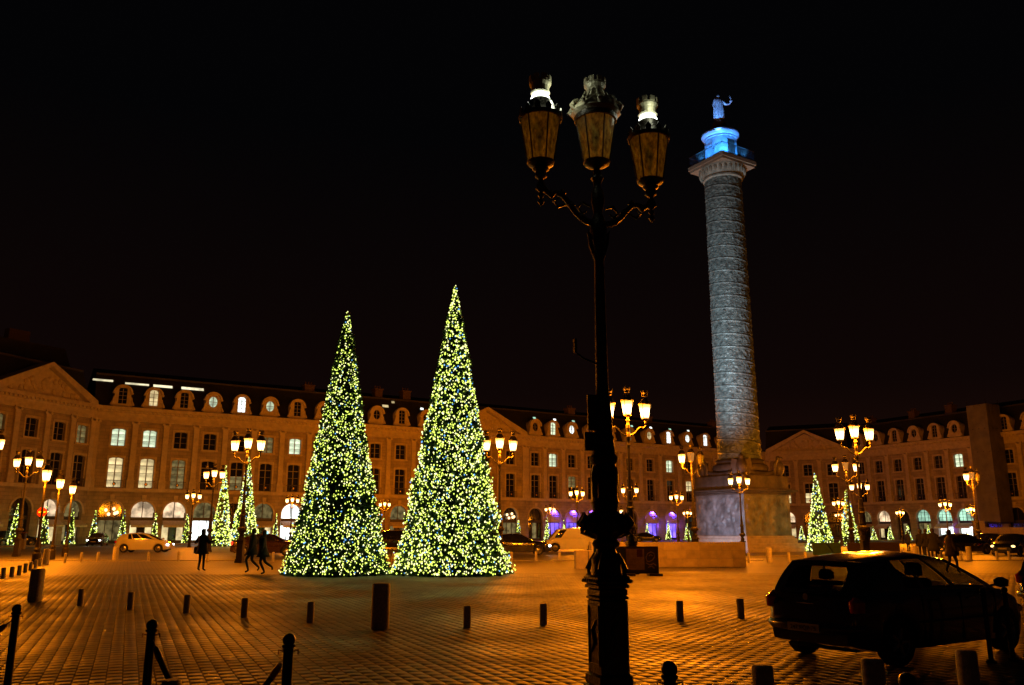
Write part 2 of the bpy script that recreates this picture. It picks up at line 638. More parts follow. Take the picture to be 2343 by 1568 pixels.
# the nearest setts seen inside the frame are single stones
vis = np.abs(cand[:, 0]) < 0.60 * cand[:, 1]
pitchv = cand[:, 1] > 9.35
order = np.argsort(np.where(vis & pitchv, cand[:, 1] ** 2 + cand[:, 0] ** 2, 1e9))
pick = order[:300]
rest = np.ones(len(cand), bool)
rest[pick] = False
pav = structure('plaza_setts', MB().add([(-0.2, -0.2, -0.0085), (0.2, -0.2, -0.0085), (0.2, 0.2, -0.0085), (-0.2, 0.2, -0.0085)], [(0, 1, 2, 3)]), MATS['granite_sett'])
o = link('sett_paving', sett_mesh('sett_paving', cand[rest], rng), pav)
o['kind'] = 'stuff'
variants = [sett_mesh('sett', np.zeros((1, 2)), rng) for _ in range(8)]
for n_i, i in enumerate(pick):
    link('sett', variants[n_i % 8], pav, (cand[i, 0], cand[i, 1], 0))

# ------------------------------------------------------------------ facades
A = Vector((-58.6, 86.6)); B = Vector((-52.65, 104.0)); C = Vector((51.0, 168.0)); D = Vector((65.0, 161.5)); E = Vector((90.0, 112.0))
Z_STR, Z_ENT, Z_COR = 6.55, 15.3, 17.1


def arc(cx, z0, zs, hw, n=12):
    """opening with a round head: bottom z0, springing zs, half width hw; CCW seen from the front"""
    p = [(cx - hw, z0), (cx + hw, z0), (cx + hw, zs)]
    p += [(cx + hw * math.cos(PI * k / n), zs + hw * math.sin(PI * k / n)) for k in range(1, n)]
    p += [(cx - hw, zs)]
    return p


def seg_arch(cx, z0, z1, hw, rise=0.22, n=6):
    p = [(cx - hw, z0), (cx + hw, z0)]
    p += [(cx + hw * (1 - 2 * k / n), z1 - rise + rise * math.sin(PI * k / n)) for k in range(0, n + 1)]
    return p


def oval(cx, cz, a, b, n=16):
    return [(cx + a * math.cos(2 * PI * k / n), cz + b * math.sin(2 * PI * k / n)) for k in range(n)]


def rect_hit(c, d, r):
    x0, x1, z0, z1 = r
    t = 1e9
    if d[0] > 1e-9: t = min(t, (x1 - c[0]) / d[0])
    if d[0] < -1e-9: t = min(t, (x0 - c[0]) / d[0])
    if d[1] > 1e-9: t = min(t, (z1 - c[1]) / d[1])
    if d[1] < -1e-9: t = min(t, (z0 - c[1]) / d[1])
    return (c[0] + d[0] * t, c[1] + d[1] * t)


def poly_hit(c, d, poly):
    best = None
    for i in range(len(poly)):
        a, b = poly[i], poly[(i + 1) % len(poly)]
        ex, ez = b[0] - a[0], b[1] - a[1]
        det = d[0] * (-ez) + ex * d[1]
        if abs(det) < 1e-12: continue
        rx, rz = a[0] - c[0], a[1] - c[1]
        t = (rx * (-ez) + ex * rz) / det
        u = (d[0] * rz - d[1] * rx) / det
        if t > 0 and -1e-6 <= u <= 1 + 1e-6 and (best is None or t < best):
            best = t
    return (c[0] + d[0] * best, c[1] + d[1] * best)


def holed(mb, r, poly, y, depth):
    cz = sum(p[1] for p in poly) / len(poly)
    cx = sum(p[0] for p in poly) / len(poly)
    c = (cx, cz)
    angs = [(math.atan2(p[1] - cz, p[0] - cx), p, 0) for p in poly]
    for X in (r[0], r[1]):
        for Zc in (r[2], r[3]):
            angs.append((math.atan2(Zc - cz, X - cx), (X, Zc), 1))
    angs.sort(key=lambda a: a[0])
    outer, inner = [], []
    for a, p, isout in angs:
        d = (math.cos(a), math.sin(a))
        if isout:
            outer.append(p); inner.append(poly_hit(c, d, poly))
        else:
            inner.append(p); outer.append(rect_hit(c, d, r))
    n = len(outer)
    vs = [(x, y, z) for x, z in outer] + [(x, y, z) for x, z in inner] + [(x, y + depth, z) for x, z in inner]
    fs = []
    for i in range(n):
        j = (i + 1) % n
        fs.append((i, j, n + j, n + i))
        fs.append((n + i, n + j, 2 * n + j, 2 * n + i))
    mb.add(vs, fs)


MESHC = {}


def cached(key, fn):
    if key not in MESHC:
        MESHC[key] = fn()
    return MESHC[key]


def win_frame(hw, h, cols, rows):
    def f():
        b = MB()
        t = 0.06
        b.box(-hw, -hw + t, 0, 0.08, 0, h); b.box(hw - t, hw, 0, 0.08, 0, h)
        b.box(-hw + t, hw - t, 0, 0.08, 0, t); b.box(-hw + t, hw - t, 0, 0.08, h - t, h)
        for k in range(1, cols):
            x = -hw + 2 * hw * k / cols
            ww = 0.06 if cols == 2 or k * 2 == cols else 0.03
            b.box(x - ww, x + ww, 0.002, 0.075, t, h - t)
        for k in range(1, rows):
            z = h * k / rows
            ww = 0.05 if (rows >= 4 and k == rows - 1) else 0.022
            b.box(-hw + t, hw - t, 0.01, 0.06, z - ww, z + ww)
        return b.mesh('window', WFRAME)
    return cached(('wf', hw, h, cols, rows), f)


def add_window(parent, cx, y, z0, hw, h, cols, rows, m, low=None):
    fr = link('window', win_frame(hw, h, cols, rows), parent, (cx, y, z0))
    pw, ph = 2 * hw / cols, h / rows
    for i in range(cols):
        for j in range(rows):
            mm = m if not (low and j < rows // 2) else low

            def f():
                b = MB()
                b.add([(-pw / 2, 0, -ph / 2), (pw / 2, 0, -ph / 2), (pw / 2, 0, ph / 2), (-pw / 2, 0, ph / 2)], [(0, 1, 2, 3)])
                return b.mesh('pane', mm)
            link('pane', cached(('pane', hw, h, cols, rows, mm.name), f), fr, (-hw + (i + .5) * pw, 0.04, (j + .5) * ph))
    return fr


def pilaster_mesh():
    def f():
        b = MB()
        b.box(-0.44, 0.44, -0.4, 0, 0, 0.9)
        b.box(-0.48, 0.48, -0.44, 0, 0.9, 1.02)
        b.box(-0.38, 0.38, -0.36, 0, 1.02, 1.25)
        b.box(-0.33, 0.33, -0.3, 0, 1.25, 7.75)
        b.box(-0.38, 0.38, -0.34, 0, 7.75, 7.85)
        b.box(-0.34, 0.34, -0.31, 0, 7.85, 8.2)
        for s in (-1, 1):      # volutes
            b.lathe([(0.0, -0.11), (0.17, -0.11), (0.17, 0.11), (0.0, 0.11)], 10, M=Matrix.Translation((s * 0.36, -0.25, 8.25)) @ Matrix.Rotation(PI / 2, 4, 'X'))
        b.box(-0.52, 0.52, -0.42, 0, 8.42, 8.6)
        return b.mesh('pilaster', STONE_TRIM)
    return cached('pil', f)


def railing_mesh(hw):
    def f():
        b = MB()
        b.box(-hw, hw, -0.32, -0.28, 0.92, 0.98)
        b.box(-hw, hw, -0.32, -0.28, 0.08, 0.12)
        n = int(hw * 2 / 0.16)
        for k in range(n + 1):
            x = -hw + 2 * hw * k / n
            b.box(x - 0.013, x + 0.013, -0.313, -0.287, 0.12, 0.92)
        b.lathe([(0, -0.02), (0.2, -0.02), (0.2, 0.02), (0, 0.02)], 12, M=Matrix.Translation((0, -0.3, 0.52)) @ Matrix.Rotation(PI / 2, 4, 'X'))
        b.mi = 1
        b.lathe([(0, -0.024), (0.12, -0.024), (0.12, 0.024), (0, 0.024)], 10, M=Matrix.Translation((0, -0.3, 0.52)) @ Matrix.Rotation(PI / 2, 4, 'X'))
        return b.mesh('balcony_railing', [IRON, mat('gilt', (0.5, 0.33, 0.08), 0.35, 0.8)])
    return cached(('rail', hw), f)


def dormer(parent, cx, kind, m):
    """oval or round-headed dormer standing on the cornice in front of the slates"""
    def shape():
        b = MB()
        if kind == 'oval':
            inner = oval(0, 1.45, 0.55, 0.72, 24)
        else:
            inner = [(0.5 * math.copysign(min(1, abs(math.cos(t)) * 1.6), math.cos(t)), (1.35 + (1.05 * min(1, 1.15 * math.sin(t)) if math.sin(t) > 0 else -1.0 * min(1, -1.6 * math.sin(t))))) for t in [2 * PI * k / 24 for k in range(24)]]
        outer = []
        for k in range(24):
            t = 2 * PI * k / 24
            x, z = math.cos(t), math.sin(t)
            if z >= 0:
                outer.append((0.98 * x, 1.45 + 1.12 * z))
            else:
                fx = math.copysign(min(1.0, abs(x) * 1.5), x)
                outer.append((fx * (0.98 + 0.34 * (-z) ** 1.5), 1.45 - 1.45 * min(1, -z * 1.35)))
        b.ring(outer, inner, -0.12, 1.6)
        # hood moulding and keystone
        hood_o = [(1.15 * math.cos(PI * k / 14), 1.75 + 1.05 * math.sin(PI * k / 14)) for k in range(15)]
        hood_i = [(0.93 * math.cos(PI * k / 14), 1.75 + 0.8 * math.sin(PI * k / 14)) for k in range(15)]
        for k in range(14):
            b.prism([hood_i[k], hood_o[k], hood_o[k + 1], hood_i[k + 1]], -0.32, 0.5)
        for s in (-1, 1):
            b.box(min(s * 0.9, s * 1.22), max(s * 0.9, s * 1.22), -0.3, 0.3, 1.62, 1.8)
            b.tube([(s * 1.32, -0.1, 0.14), (s * 1.24, -0.1, 0.4), (s * 1.1, -0.1, 0.75), (s * 1.05, -0.1, 1.2)], [0.17, 0.15, 0.1, 0.07], 8)
        return b.mesh('dormer', STONE_TRIM)
    d = link('dormer', cached(('dorm', kind), shape), parent, (cx, -0.05, Z_COR + 0.12))

    def pane():
        b = MB()
        if kind == 'oval':
            p = oval(0, 1.45, 0.6, 0.78, 20)
        else:
            p = arc(0, 0.3, 1.9, 0.55, 8)
        b.add([(x, 0.1, z) for x, z in p], [tuple(range(len(p)))])
        return b.mesh('pane', m)
    link('pane', cached(('dpane', kind, m.name), pane), d)

    def bars():
        b = MB()
        b.box(-0.035, 0.035, 0.0, 0.09, 0.35, 2.3)
        for z in ((1.45,) if kind == 'oval' else (0.9, 1.4, 1.9)):
            b.box(-0.55, 0.55, 0.01, 0.08, z - 0.025, z + 0.025)
        return b.mesh('glazing_bar', WFRAME)
    link('glazing_bar', cached(('dbar', kind), bars), d)


def shopfront(parent, cx, hw, kind, hz):
    """everything inside a ground-floor arch"""
    top, low, awn = {'lit': (W_ROSE, W_WARM, 'cream'), 'bright': (W_WHITE, W_WHITE, 'white'), 'dark': (DGLASS, DGLASS, None),
                     'gate': (DGLASS, W_DIM, None), 'lantern': (DGLASS, W_DIM, None), 'green': (W_GREEN, W_WHITE, 'white'), 'bluegreen': (W_GREEN, W_DIM, None),
                     'violet': (DGLASS, W_PURPLE, 'violet'), 'dim': (W_DIM, W_DIM, 'cream'), 'shop': (W_DIM, W_WHITE, None),
                     'warmlow': (W_DIM, W_WARM, 'cream')}[kind]
    fr = MB()
    zs = 3.95
    for x in (-hw, hw - 0.1):
        fr.box(cx + x, cx + x + 0.1, 0.42, 0.52, 0, zs)
    fr.box(cx - hw, cx + hw, 0.40, 0.54, 2.95, 3.35)
    fr.box(cx - hw, cx + hw, 0.41, 0.53, 0.0, 0.5)
    n = 4 if kind in ('green', 'bluegreen') else 2
    for k in range(1, n):
        x = cx - hw + 2 * hw * k / n
        wv = 0.05 if k * 2 == n else 0.025
        fr.box(x - wv, x + wv, 0.425, 0.515, 3.35, zs + hw * 0.97 * math.sin(math.acos(max(-1, min(1, (x - cx) / hw)))))
    if n == 4:
        for z in (3.9, 4.4, 4.85):
            fr.box(cx - hw * .95, cx + hw * .95, 0.43, 0.51, z - 0.02, z + 0.02)
    for x in (-hw * .33, hw * .33):
        fr.box(cx + x - 0.04, cx + x + 0.04, 0.425, 0.515, 0.5, 2.95)
    s = fr.build('shopfront', DARKW, parent)
    b = MB()
    p = [(hw * math.cos(PI * k / 14), zs + hw * math.sin(PI * k / 14)) for k in range(15)]
    p = [(-hw, 3.35), (hw, 3.35)] + p[0:]
    b.add([(cx + x, 0.47, z) for x, z in p], [tuple(range(len(p)))])
    b.build('lunette', top, s)
    b = MB()
    inset = 0.15
    for k in range(3):
        x0 = cx - hw + 2 * hw * k / 3
        b2 = MB()
        b2.add([(x0 + .05, 0.48, 0.5), (x0 + 2 * hw / 3 - .05, 0.48, 0.5), (x0 + 2 * hw / 3 - .05, 0.48, 2.95), (x0 + .05, 0.48, 2.95)], [(0, 1, 2, 3)])
        mm = low
        if kind in ('lit', 'dim', 'warmlow') and k == 1: mm = DGLASS
        if kind == 'gate' and k != 1: mm = DGLASS
        b2.build('pane', mm, s)
    if awn:
        b = MB()
        if awn == 'violet':     # scalloped dutch-blind awning
            rows, seg = 7, 18
            vs, fs = [], []
            for i in range(rows * 3 + 1):
                ph = (PI / 2) * i / (rows * 3)
                rr = 1.0 + 0.05 * math.sin(PI * ((i % 3) / 3.0))
                for k in range(seg + 1):
                    th = PI * k / seg
                    x = math.cos(th) * hw * 1.0
                    zz = math.sin(th) * (hw * 1.0)
                    y = -1.5 * math.sin(ph) * rr * (0.25 + 0.75 * math.sin(th))
                    h = zz * math.cos(ph) * rr
                    vs.append((cx + x * (1 - 0.0 * ph), 0.35 + y, 3.0 + 0.95 + h - 0.9 * math.sin(ph)))
            for i in range(rows * 3):
                for k in range(seg):
                    a = i * (seg + 1) + k
                    fs.append((a, a + 1, a + seg + 2, a + seg + 1))
            b.add(vs, fs)
            b.build('awning', mat('awning_mauve', (0.55, 0.45, 0.62), 0.8), s, smooth=True)
        else:
            mm = mat('awning_cream', (0.5, 0.43, 0.33), 0.85) if awn == 'cream' else mat('awning_white', (0.65, 0.62, 0.6), 0.85)
            x0, x1 = cx - hw * 1.0, cx + hw * 1.0
            b.add([(x0, -0.02, 2.95), (x1, -0.02, 2.95), (x1, -1.1, 2.35), (x0, -1.1, 2.35), (x0, -1.1, 2.1), (x1, -1.1, 2.1), (x0, -0.02, 2.35), (x1, -0.02, 2.35)],
                  [(0, 3, 2, 1), (3, 4, 5, 2), (0, 6, 3), (1, 2, 7)])
            b.build('awning', mm, s)
    if kind == 'lantern':
        b = MB()
        for x, z in ((-0.55, 4.2), (0.35, 4.35), (0.75, 3.9), (0.5, 3.8), (-.2, 3.7)):
            b.lathe([(0.02, -0.22), (0.18, -0.12), (0.18, 0.12), (0.02, 0.22)], 8, (cx + x, 0.1, z))
        b.build('hanging_lamp', emit('hall_lantern', (1, .62, .3), 3.0, sample=False), s)
    if kind in ('violet',):
        al = spot_light('awning_light', (cx, -0.5, 5.3), (cx, -.75, 3.0), (0.12, 0.05, 1.0), 850, 130, .08)
        al.parent = s
        point_light('awning_light', (cx + hw * .6, -.3, 2.6), (0.18, 0.06, 1.0), 120, 0.1, s)
    if kind == 'green':
        point_light('shop_light', (cx + hw * .9, -0.6, 2.0), (0.2, 0.1, 1.0), 40, 0.1, s)


def pediment(parent, x0, x1, rise=3.6):
    b = MB()
    cx = (x0 + x1) / 2
    z = Z_COR
    b.prism([(x0 + .5, z), (x1 - .5, z), (cx, z + rise - .25)], 0.0, 1.5)
    # raking cornices
    for s, xe in ((1, x0 - 0.3), (-1, x1 + 0.3)):
        p = [(xe, z), (xe + s * 0.1, z + 0.45), (cx, z + rise + 0.45), (cx, z + rise - 0.1), (xe + s * 1.2, z)]
        if s < 0: p = list(reversed(p))
        b.prism(p, -0.75, 1.5)
    b.build('pediment', STONE_TRIM, parent)
    # carved figures in the tympanum
    rg = random.Random(5)
    b = MB()
    for k in range(26):
        x = rg.uniform(x0 + 2.2, x1 - 2.2)
        zz = z + 0.35 + rg.random() * max(0.05, (1 - abs(x - cx) / ((x1 - x0) / 2)) * rise - 1.0)
        b.lathe([(0.02, -0.4), (0.25, -0.2), (0.3, 0.1), (0.12, 0.4)], 7, (x, -0.03, zz), sq=0.7)
    b.lathe([(0.3, -0.5), (0.75, -0.3), (0.8, 0.3), (0.3, 0.8)], 10, (cx, -0.02, z + 1.3), sq=0.3)
    b.build('relief', STONE_TRIM, parent)['kind'] = 'stuff'


def building(name, label, P, Q, t0, t1, bays, up, low, arches, dorm, proj=0.0, ped=None, chim=(), sky=(), roof=True, roof_ext=(0, 0)):
    d = (Q - P).normalized()
    ang = math.atan2(d.y, d.x)
    org = P + d * t0
    L = t1 - t0
    t = thing(name, label, 'building', (org.x, org.y, 0), ang)
    bays = [b - t0 for b in bays]
    edges = [0.0] + [(a + b) / 2 for a, b in zip(bays, bays[1:])] + [L]
    y = -proj
    wall = MB()
    for i, cx in enumerate(bays):
        e0, e1 = edges[i], edges[i + 1]
        hw = min(1.38, (e1 - e0) * 0.37)
        holed(wall, (e0, e1, 0, Z_STR), arc(cx, 0.02, 3.95, hw), y, 0.5)
        holed(wall, (e0, e1, Z_STR, 11.45), seg_arch(cx, 6.95, 10.75, 0.84), y, 0.36)
        holed(wall, (e0, e1, 11.45, Z_ENT), seg_arch(cx, 12.2, 14.4, 0.82), y, 0.36)
    if proj:
        wall.box(-0.001, 0.4, y + 0.002, 0.6, 0, Z_ENT)
        wall.box(L - 0.4, L + 0.001, y + 0.002, 0.6, 0, Z_ENT)
    wall.box(0, L, y + 1.0, y + 1.3, 0, Z_ENT)
    wall.build('wall', STONE, t)
    tr = MB()
    tr.box(-.02, L + .02, y - 0.2, y + .05, Z_STR - 0.05, Z_STR + 0.35)
    tr.build('string_course', STONE_TRIM, t)
    def surround():
        tr = MB()
        for z, h, hw in ((6.95, 3.8, 0.84), (12.2, 2.2, 0.82)):
            tr.box(-hw - 0.22, -hw, -0.07, .02, z, z + h - 0.05)
            tr.box(hw, hw + 0.22, -0.07, .02, z, z + h - 0.05)
            tr.box(-hw - 0.22, hw + 0.22, -0.1, .02, z + h - 0.04, z + h + 0.22)
        tr.box(-1.1, 1.1, -0.2, .02, 11.98, 12.18)
        return tr.mesh('window_surround', STONE_TRIM)
    for cx in bays:
        link('window_surround', cached('surr', surround), t, (cx, y, 0))
        link('keystone', cached('keyst', lambda: MB().prism([(-.2, 5.25), (.2, 5.25), (.28, 6.1), (-.28, 6.1)], -.22, .02).mesh('keystone', STONE_TRIM)), t, (cx, y, 0))
    # moulded ring round each arch
    for i, cx in enumerate(bays):
        hw = min(1.38, (edges[i + 1] - edges[i]) * 0.37)

        def f():
            b = MB()
            for k in range(12):
                a0, a1 = PI * k / 12, PI * (k + 1) / 12
                q = [(r * math.cos(a), 3.95 + r * math.sin(a)) for r, a in ((hw, a0), (hw + .22, a0), (hw + .22, a1), (hw, a1))]
                b.prism(q, -0.09, 0.02)
            b.box(-hw - .3, -hw, -0.12, 0.02, 3.72, 3.95); b.box(hw, hw + .3, -0.12, 0.02, 3.72, 3.95)
            return b.mesh('arch_moulding', STONE_TRIM)
        link('arch_moulding', cached(('am', round(hw, 2)), f), t, (cx, y, 0))
        add_window(t, cx, y + 0.27, 6.95, 0.84, 3.8, 2, 4, low[i] if not isinstance(low[i], tuple) else low[i][0], None if not isinstance(low[i], tuple) else low[i][1])
        add_window(t, cx, y + 0.27, 12.2, 0.82, 2.2, 2, 3, up[i])
        link('balcony_railing', railing_mesh(1.05), t, (cx, y, Z_STR + 0.35))
        shopfront_y(t, cx, hw, arches[i], y)
    for i, x in enumerate(edges):
        if (i == 0 or i == len(edges) - 1) and not proj and L > 20:
            xx = 0.45 if i == 0 else L - 0.45
        else:
            xx = min(max(x, 0.45), L - 0.45)
        link('pilaster', pilaster_mesh(), t, (xx, y, Z_STR + 0.35))
    # entablature
    c = MB()
    c.box(-.05, L + .05, y - 0.22, y + 1.0, Z_ENT + .02, Z_ENT + 0.5)
    c.box(0, L, y - 0.14, y + 1.0, Z_ENT + 0.5, Z_ENT + 1.1)
    c.box(-.1, L + .1, y - 0.45, y + 1.0, Z_ENT + 1.1, Z_ENT + 1.35)
    c.box(-.12, L + .12, y - 0.8, y + 1.0, Z_ENT + 1.35, Z_COR)
    n = int(L / 0.55)
    for k in range(n):
        x = (k + .5) * L / n
        c.box(x - .11, x + .11, y - 0.68, y - .46, Z_ENT + 1.15, Z_ENT + 1.345)
    c.build('cornice', STONE_TRIM, t)
    if ped:
        pediment(t, ped[0], ped[1])
        for ch in list(t.children):
            if ch.name.startswith(('pediment', 'relief')):
                ch.location.y = y
    if roof:
        xa, xb = -roof_ext[0], L + roof_ext[1]
        r = MB()
        r.add([(xa, 0.35, Z_COR), (xb, 0.35, Z_COR), (xb, 2.6, 21.6), (xa, 2.6, 21.6), (xb, 8.0, 23.2), (xa, 8.0, 23.2), (xb, 14.0, 21.4), (xa, 14.0, 21.4), (xb, 14, 0), (xa, 14, 0)],
              [(0, 1, 2, 3), (3, 2, 4, 5), (5, 4, 6, 7), (7, 6, 8, 9)])
        if ped:
            cx = (ped[0] + ped[1]) / 2
            r.add([(ped[0], 0.3, Z_COR + .02), (ped[1], 0.3, Z_COR + .02), (cx, 0.3 - proj, Z_COR + 3.9), (cx, 2.4, Z_COR + 4.0)], [(0, 2, 3), (1, 3, 2)])
        ro = r.build('roof', SLATE, t)
        r = MB()
        r.box(xa, xb, 2.45, 2.75, 21.5, 21.75)
        r.box(xa, xb, 0.2, 0.5, Z_COR, Z_COR + .22)
        r.build('roof_ridge', LEAD, ro)
        for x, zz, ww in chim:
            b = MB()
            b.box(x - ww / 2, x + ww / 2, 3.0, 4.4, 21.0, zz)
            b.box(x - ww / 2 - .12, x + ww / 2 + .12, 2.88, 4.52, zz, zz + .2)
            for k in range(3):
                b.lathe([(0.14, 0), (0.11, 0.5)], 8, (x + (k - 1) * ww / 3.2, 3.7, zz + .2))
            b.build('chimney', CHIM, ro)
        for x, z, ww, hh, mm in sky:
            u = (z - Z_COR) / (21.6 - Z_COR)
            yy = 0.35 + 2.25 * u
            b = MB()
            dz, dy = hh, hh * 0.5
            b.add([(x - ww / 2, yy - .06, z), (x + ww / 2, yy - .06, z), (x + ww / 2, yy + dy - .06, z + dz), (x - ww / 2, yy + dy - .06, z + dz)], [(0, 1, 2, 3)])
            b.build('skylight', mm, ro)
    for i, dn in enumerate(dorm):
        if dn is None: continue
        dormer(t, bays[i] if len(dn) < 3 else dn[2] - t0, dn[0], dn[1])
    return t


def shopfront_y(t, cx, hw, kind, y):
    before = set(t.children)
    shopfront(t, cx, hw, kind, 0)
    for c in t.children:
        if c not in before and c.name.startswith('shopfront'):
            c.location.y = y


K = DGLASS
# left corner pavilion with its pediment
building('corner_pavilion', 'pedimented stone pavilion at the left edge, its gable rising above lamplit arches', A, B, 3.0, (B - A).length,
         [5.0, 9.3, 13.2, 16.6],
         [W_DIM, K, K, W_DIM], [K, K, K, K],
         ['lit', 'dark', 'lit', 'dim'], [None] * 4, proj=0.35, ped=(0.6, 14.6))
# long range, left of the big trees
lb = [3.1, 6.8, 10.6, 14.3, 18.1, 22.0, 25.9, 29.8, 33.9, 38.0, 42.1, 46.2]
building('terrace_building', 'long stone terrace behind the two big trees, with bright attic strips and lit tall windows', B, C, 0.0, 49.0, lb,
         [W_PALE, W_PALE, K, K, K, W_DIM, W_PALE, K, K, K, K, K],
         [W_WARM, W_WARM, W_DIM, K, (K, W_DIM), K, K, K, K, K, K, K],
         ['lantern', 'lit', 'lit', 'shop', 'dark', 'warmlow', 'bright', 'dark', 'dim', 'dark', 'dim', 'dark'],
         [('arch', K), ('arch', W_WARM), ('arch', K), ('oval', W_PALE), ('arch', W_WHITE), ('oval', W_PALE), ('arch', K), ('oval', K), ('arch', K), ('oval', K), ('arch', K), ('oval', K)],
         chim=((28.5, 22.6, 1.4), (39.5, 23.0, 1.2), (44.2, 23.1, 1.3)),
         sky=((0.8, 20.6, 2.4, 0.28, W_SKY), (4.9, 20.45, 2.9, 0.26, W_SKY), (8.1, 20.4, 2.4, 0.34, W_SKY), (11.9, 20.4, 2.9, 0.36, W_SKY),
              (40.2, 20.2, 1.0, 0.4, W_WARM), (41.6, 21.0, .5, .35, W_WARM), (46.4, 20.3, .5, .3, W_WHITE)))
building('central_pavilion', 'pedimented central pavilion seen just right of the tallest tree', B, C, 49.0, 64.2, [52.0, 56.6, 61.2],
         [K, K, K], [K, (K, K), K], ['dark', 'dim', 'lantern'], [None] * 3, proj=0.6, ped=(0.4, 14.8))
rb = [66.4, 70.0, 73.9, 78.0, 82.2, 86.6, 91.3, 96.0, 100.7, 105.3, 110.0, 114.6, 119.2]
building('terrace_building', 'long stone terrace over violet awnings between the central pavilion and the monument', B, C, 64.2, 121.6, rb,
         [K, W_PALE, K, K, K, K, K, W_PALE, K, K, K, K, K],
         [K, K, (W_DIM, K), K, K, K, K, K, (W_WARM, K), (W_WARM, K), K, K, K],
         ['gate', 'violet', 'violet', 'violet', 'dark', 'dark', 'violet', 'violet', 'dark', 'dim', 'dark', 'dark', 'dark'],
         [('oval', K), ('arch', W_PALE), ('oval', W_WHITE), ('arch', K), ('oval', K), ('arch', W_DIM), ('oval', W_WARM), ('arch', W_WHITE), ('oval', W_WHITE), ('arch', W_WHITE), ('oval', K), ('arch', K), ('oval', K)],
         chim=((12.0, 22.8, 1.4), (30, 22.6, 1.4), (47, 22.7, 1.4)),
         sky=tuple((x - 64.2, 20.35, 0.55, 0.3, W_GREEN if i % 2 else W_WHITE) for i, x in enumerate((60.5, 67.6, 71.8, 75.8, 80.0, 89.0, 93.6, 98.3, 103))))
building('corner_pavilion', 'pedimented stone pavilion far off, just right of the tall monument', C, D, 0.0, (D - C).length, [3.5, 7.9, 12.3],
         [K, K, K], [(K, W_WARM), (K, W_WARM), K], ['lit', 'dark', 'dark'], [None] * 3, proj=0.4, ped=(0.5, 14.9))
rr = [2.7, 6.8, 10.9, 15.0, 19.1, 22.9, 27.6, 31.6, 35.6, 39.6, 43.6, 47.6]
building('terrace_building', 'stone terrace on the right with three green lit arches and pale unlit attic windows', D, E, 0.0, (E - D).length, rr,
         [K, K, K, K, K, W_PALE, K, K, K, K, K, K], [K] * 12,
         ['dim', 'lit', 'gate', 'bluegreen', 'green', 'green', 'dark', 'dark', 'dark', 'dark', 'dark', 'dark'],
         [('arch', K), ('oval', K), ('arch', K), ('oval', K), ('arch', K), ('oval', K), None, ('arch', K), ('oval', K), ('arch', K), None, None],
         chim=((3, 22.8, 1.3), (12.5, 23.0, 1.3), (20, 23.1, 1.3)))
# raised pavement along the fronts
mb = MB()
for P, Q in ((A, B), (B, C), (C, D), (D, E)):
    d = (Q - P).normalized(); n = Vector((d.y, -d.x))
    a, b, c, e_ = P - d * 1 + n * 5.0, Q + d * 1 + n * 5.0, Q + d * 1, P - d * 1
    z = 0.13
    mb.add([(a.x, a.y, z), (b.x, b.y, z), (c.x, c.y, z), (e_.x, e_.y, z), (a.x, a.y, -.03), (b.x, b.y, -.03)], [(0, 1, 2, 3), (4, 5, 1, 0)])
structure('pavement', mb, KERB)
# taller roof block behind the left pavilion
t = thing('roof_block', 'dim taller roof rising behind the left pavilion, top left of the roofline', 'building', (-74, 112, 0), math.radians(60))
mb = MB(); mb.box(-12, 14, 0, 10, 0, 24.5); mb.build('wall', mat('rear_render', (0.2, 0.13, 0.1), 0.9), t)
mb = MB(); mb.prism([(-12.3, 24.5), (14.3, 24.5), (12.5, 28.5), (-11, 28.5)], -0.2, 10.2); mb.build('roof', LEAD, t)
mb = MB(); mb.box(4, 7, -.22, 1, 28.5, 30); mb.build('chimney', CHIM, t)
# sheeted scaffold in front of the right terrace
d = (E - D).normalized(); n = Vector((d.y, -d.x))
def sight(px, P, Q, off):
    r_ = ray(px, 1200)
    dd = (Q - P).normalized(); P2 = P + Vector((dd.y, -dd.x)) * off
    return (P2.x * r_[1] - P2.y * r_[0]) / (dd.y * r_[0] - dd.x * r_[1])


sp = D + d * sight(2242, D, E, 3.6) + n * 3.6
t = thing('scaffold', 'tall sheeted scaffold tower wrapped in grey cloth on the right terrace', 'scaffold', (sp.x, sp.y, 0), math.atan2(d.y, d.x))
SHEET = mat('scaffold_sheet', (0.17, 0.16, 0.15), 0.9, var=0.25, scale=0.8, bump=0.6, bscale=1.5)
mb = MB()
nx, nz = 10, 14
for (ax, ay, bx, by) in ((0, 0, 3.4, 0), (3.4, 0, 3.4, 3.4), (0, 3.4, 0, 0)):
    vs, fs = [], []
    for j in range(nz + 1):
        for i in range(nx + 1):
            u = i / nx
            q = 0.05 * math.sin(i * 2.1 + j * .9) * (1 if 0 < i < nx else 0)
            vs.append((ax + (bx - ax) * u + (q if ax == bx else 0), ay + (by - ay) * u + (q if ay == by else 0), 3.0 + (21.6 - 3.0) * j / nz))
    for j in range(nz):
        for i in range(nx):
            a = j * (nx + 1) + i
            fs.append((a, a + 1, a + nx + 2, a + nx + 1))
    mb.add(vs, fs)
mb.build('sheet', SHEET, t, smooth='all')
for k in range(6):
    mb = MB(); mb.box(0.02, 3.38, .02, 3.38, 2.85 + k * 3.7, 2.95 + k * 3.7); mb.build('platform', DARKW, t)
for x, y in ((0.1, 0.1), (3.3, 0.1), (0.1, 3.3), (3.3, 3.3)):
    mb = MB(); mb.tube([(x, y, 0), (x, y, 22.4)], 0.06, 6); mb.build('pole', IRON_FAR, t)
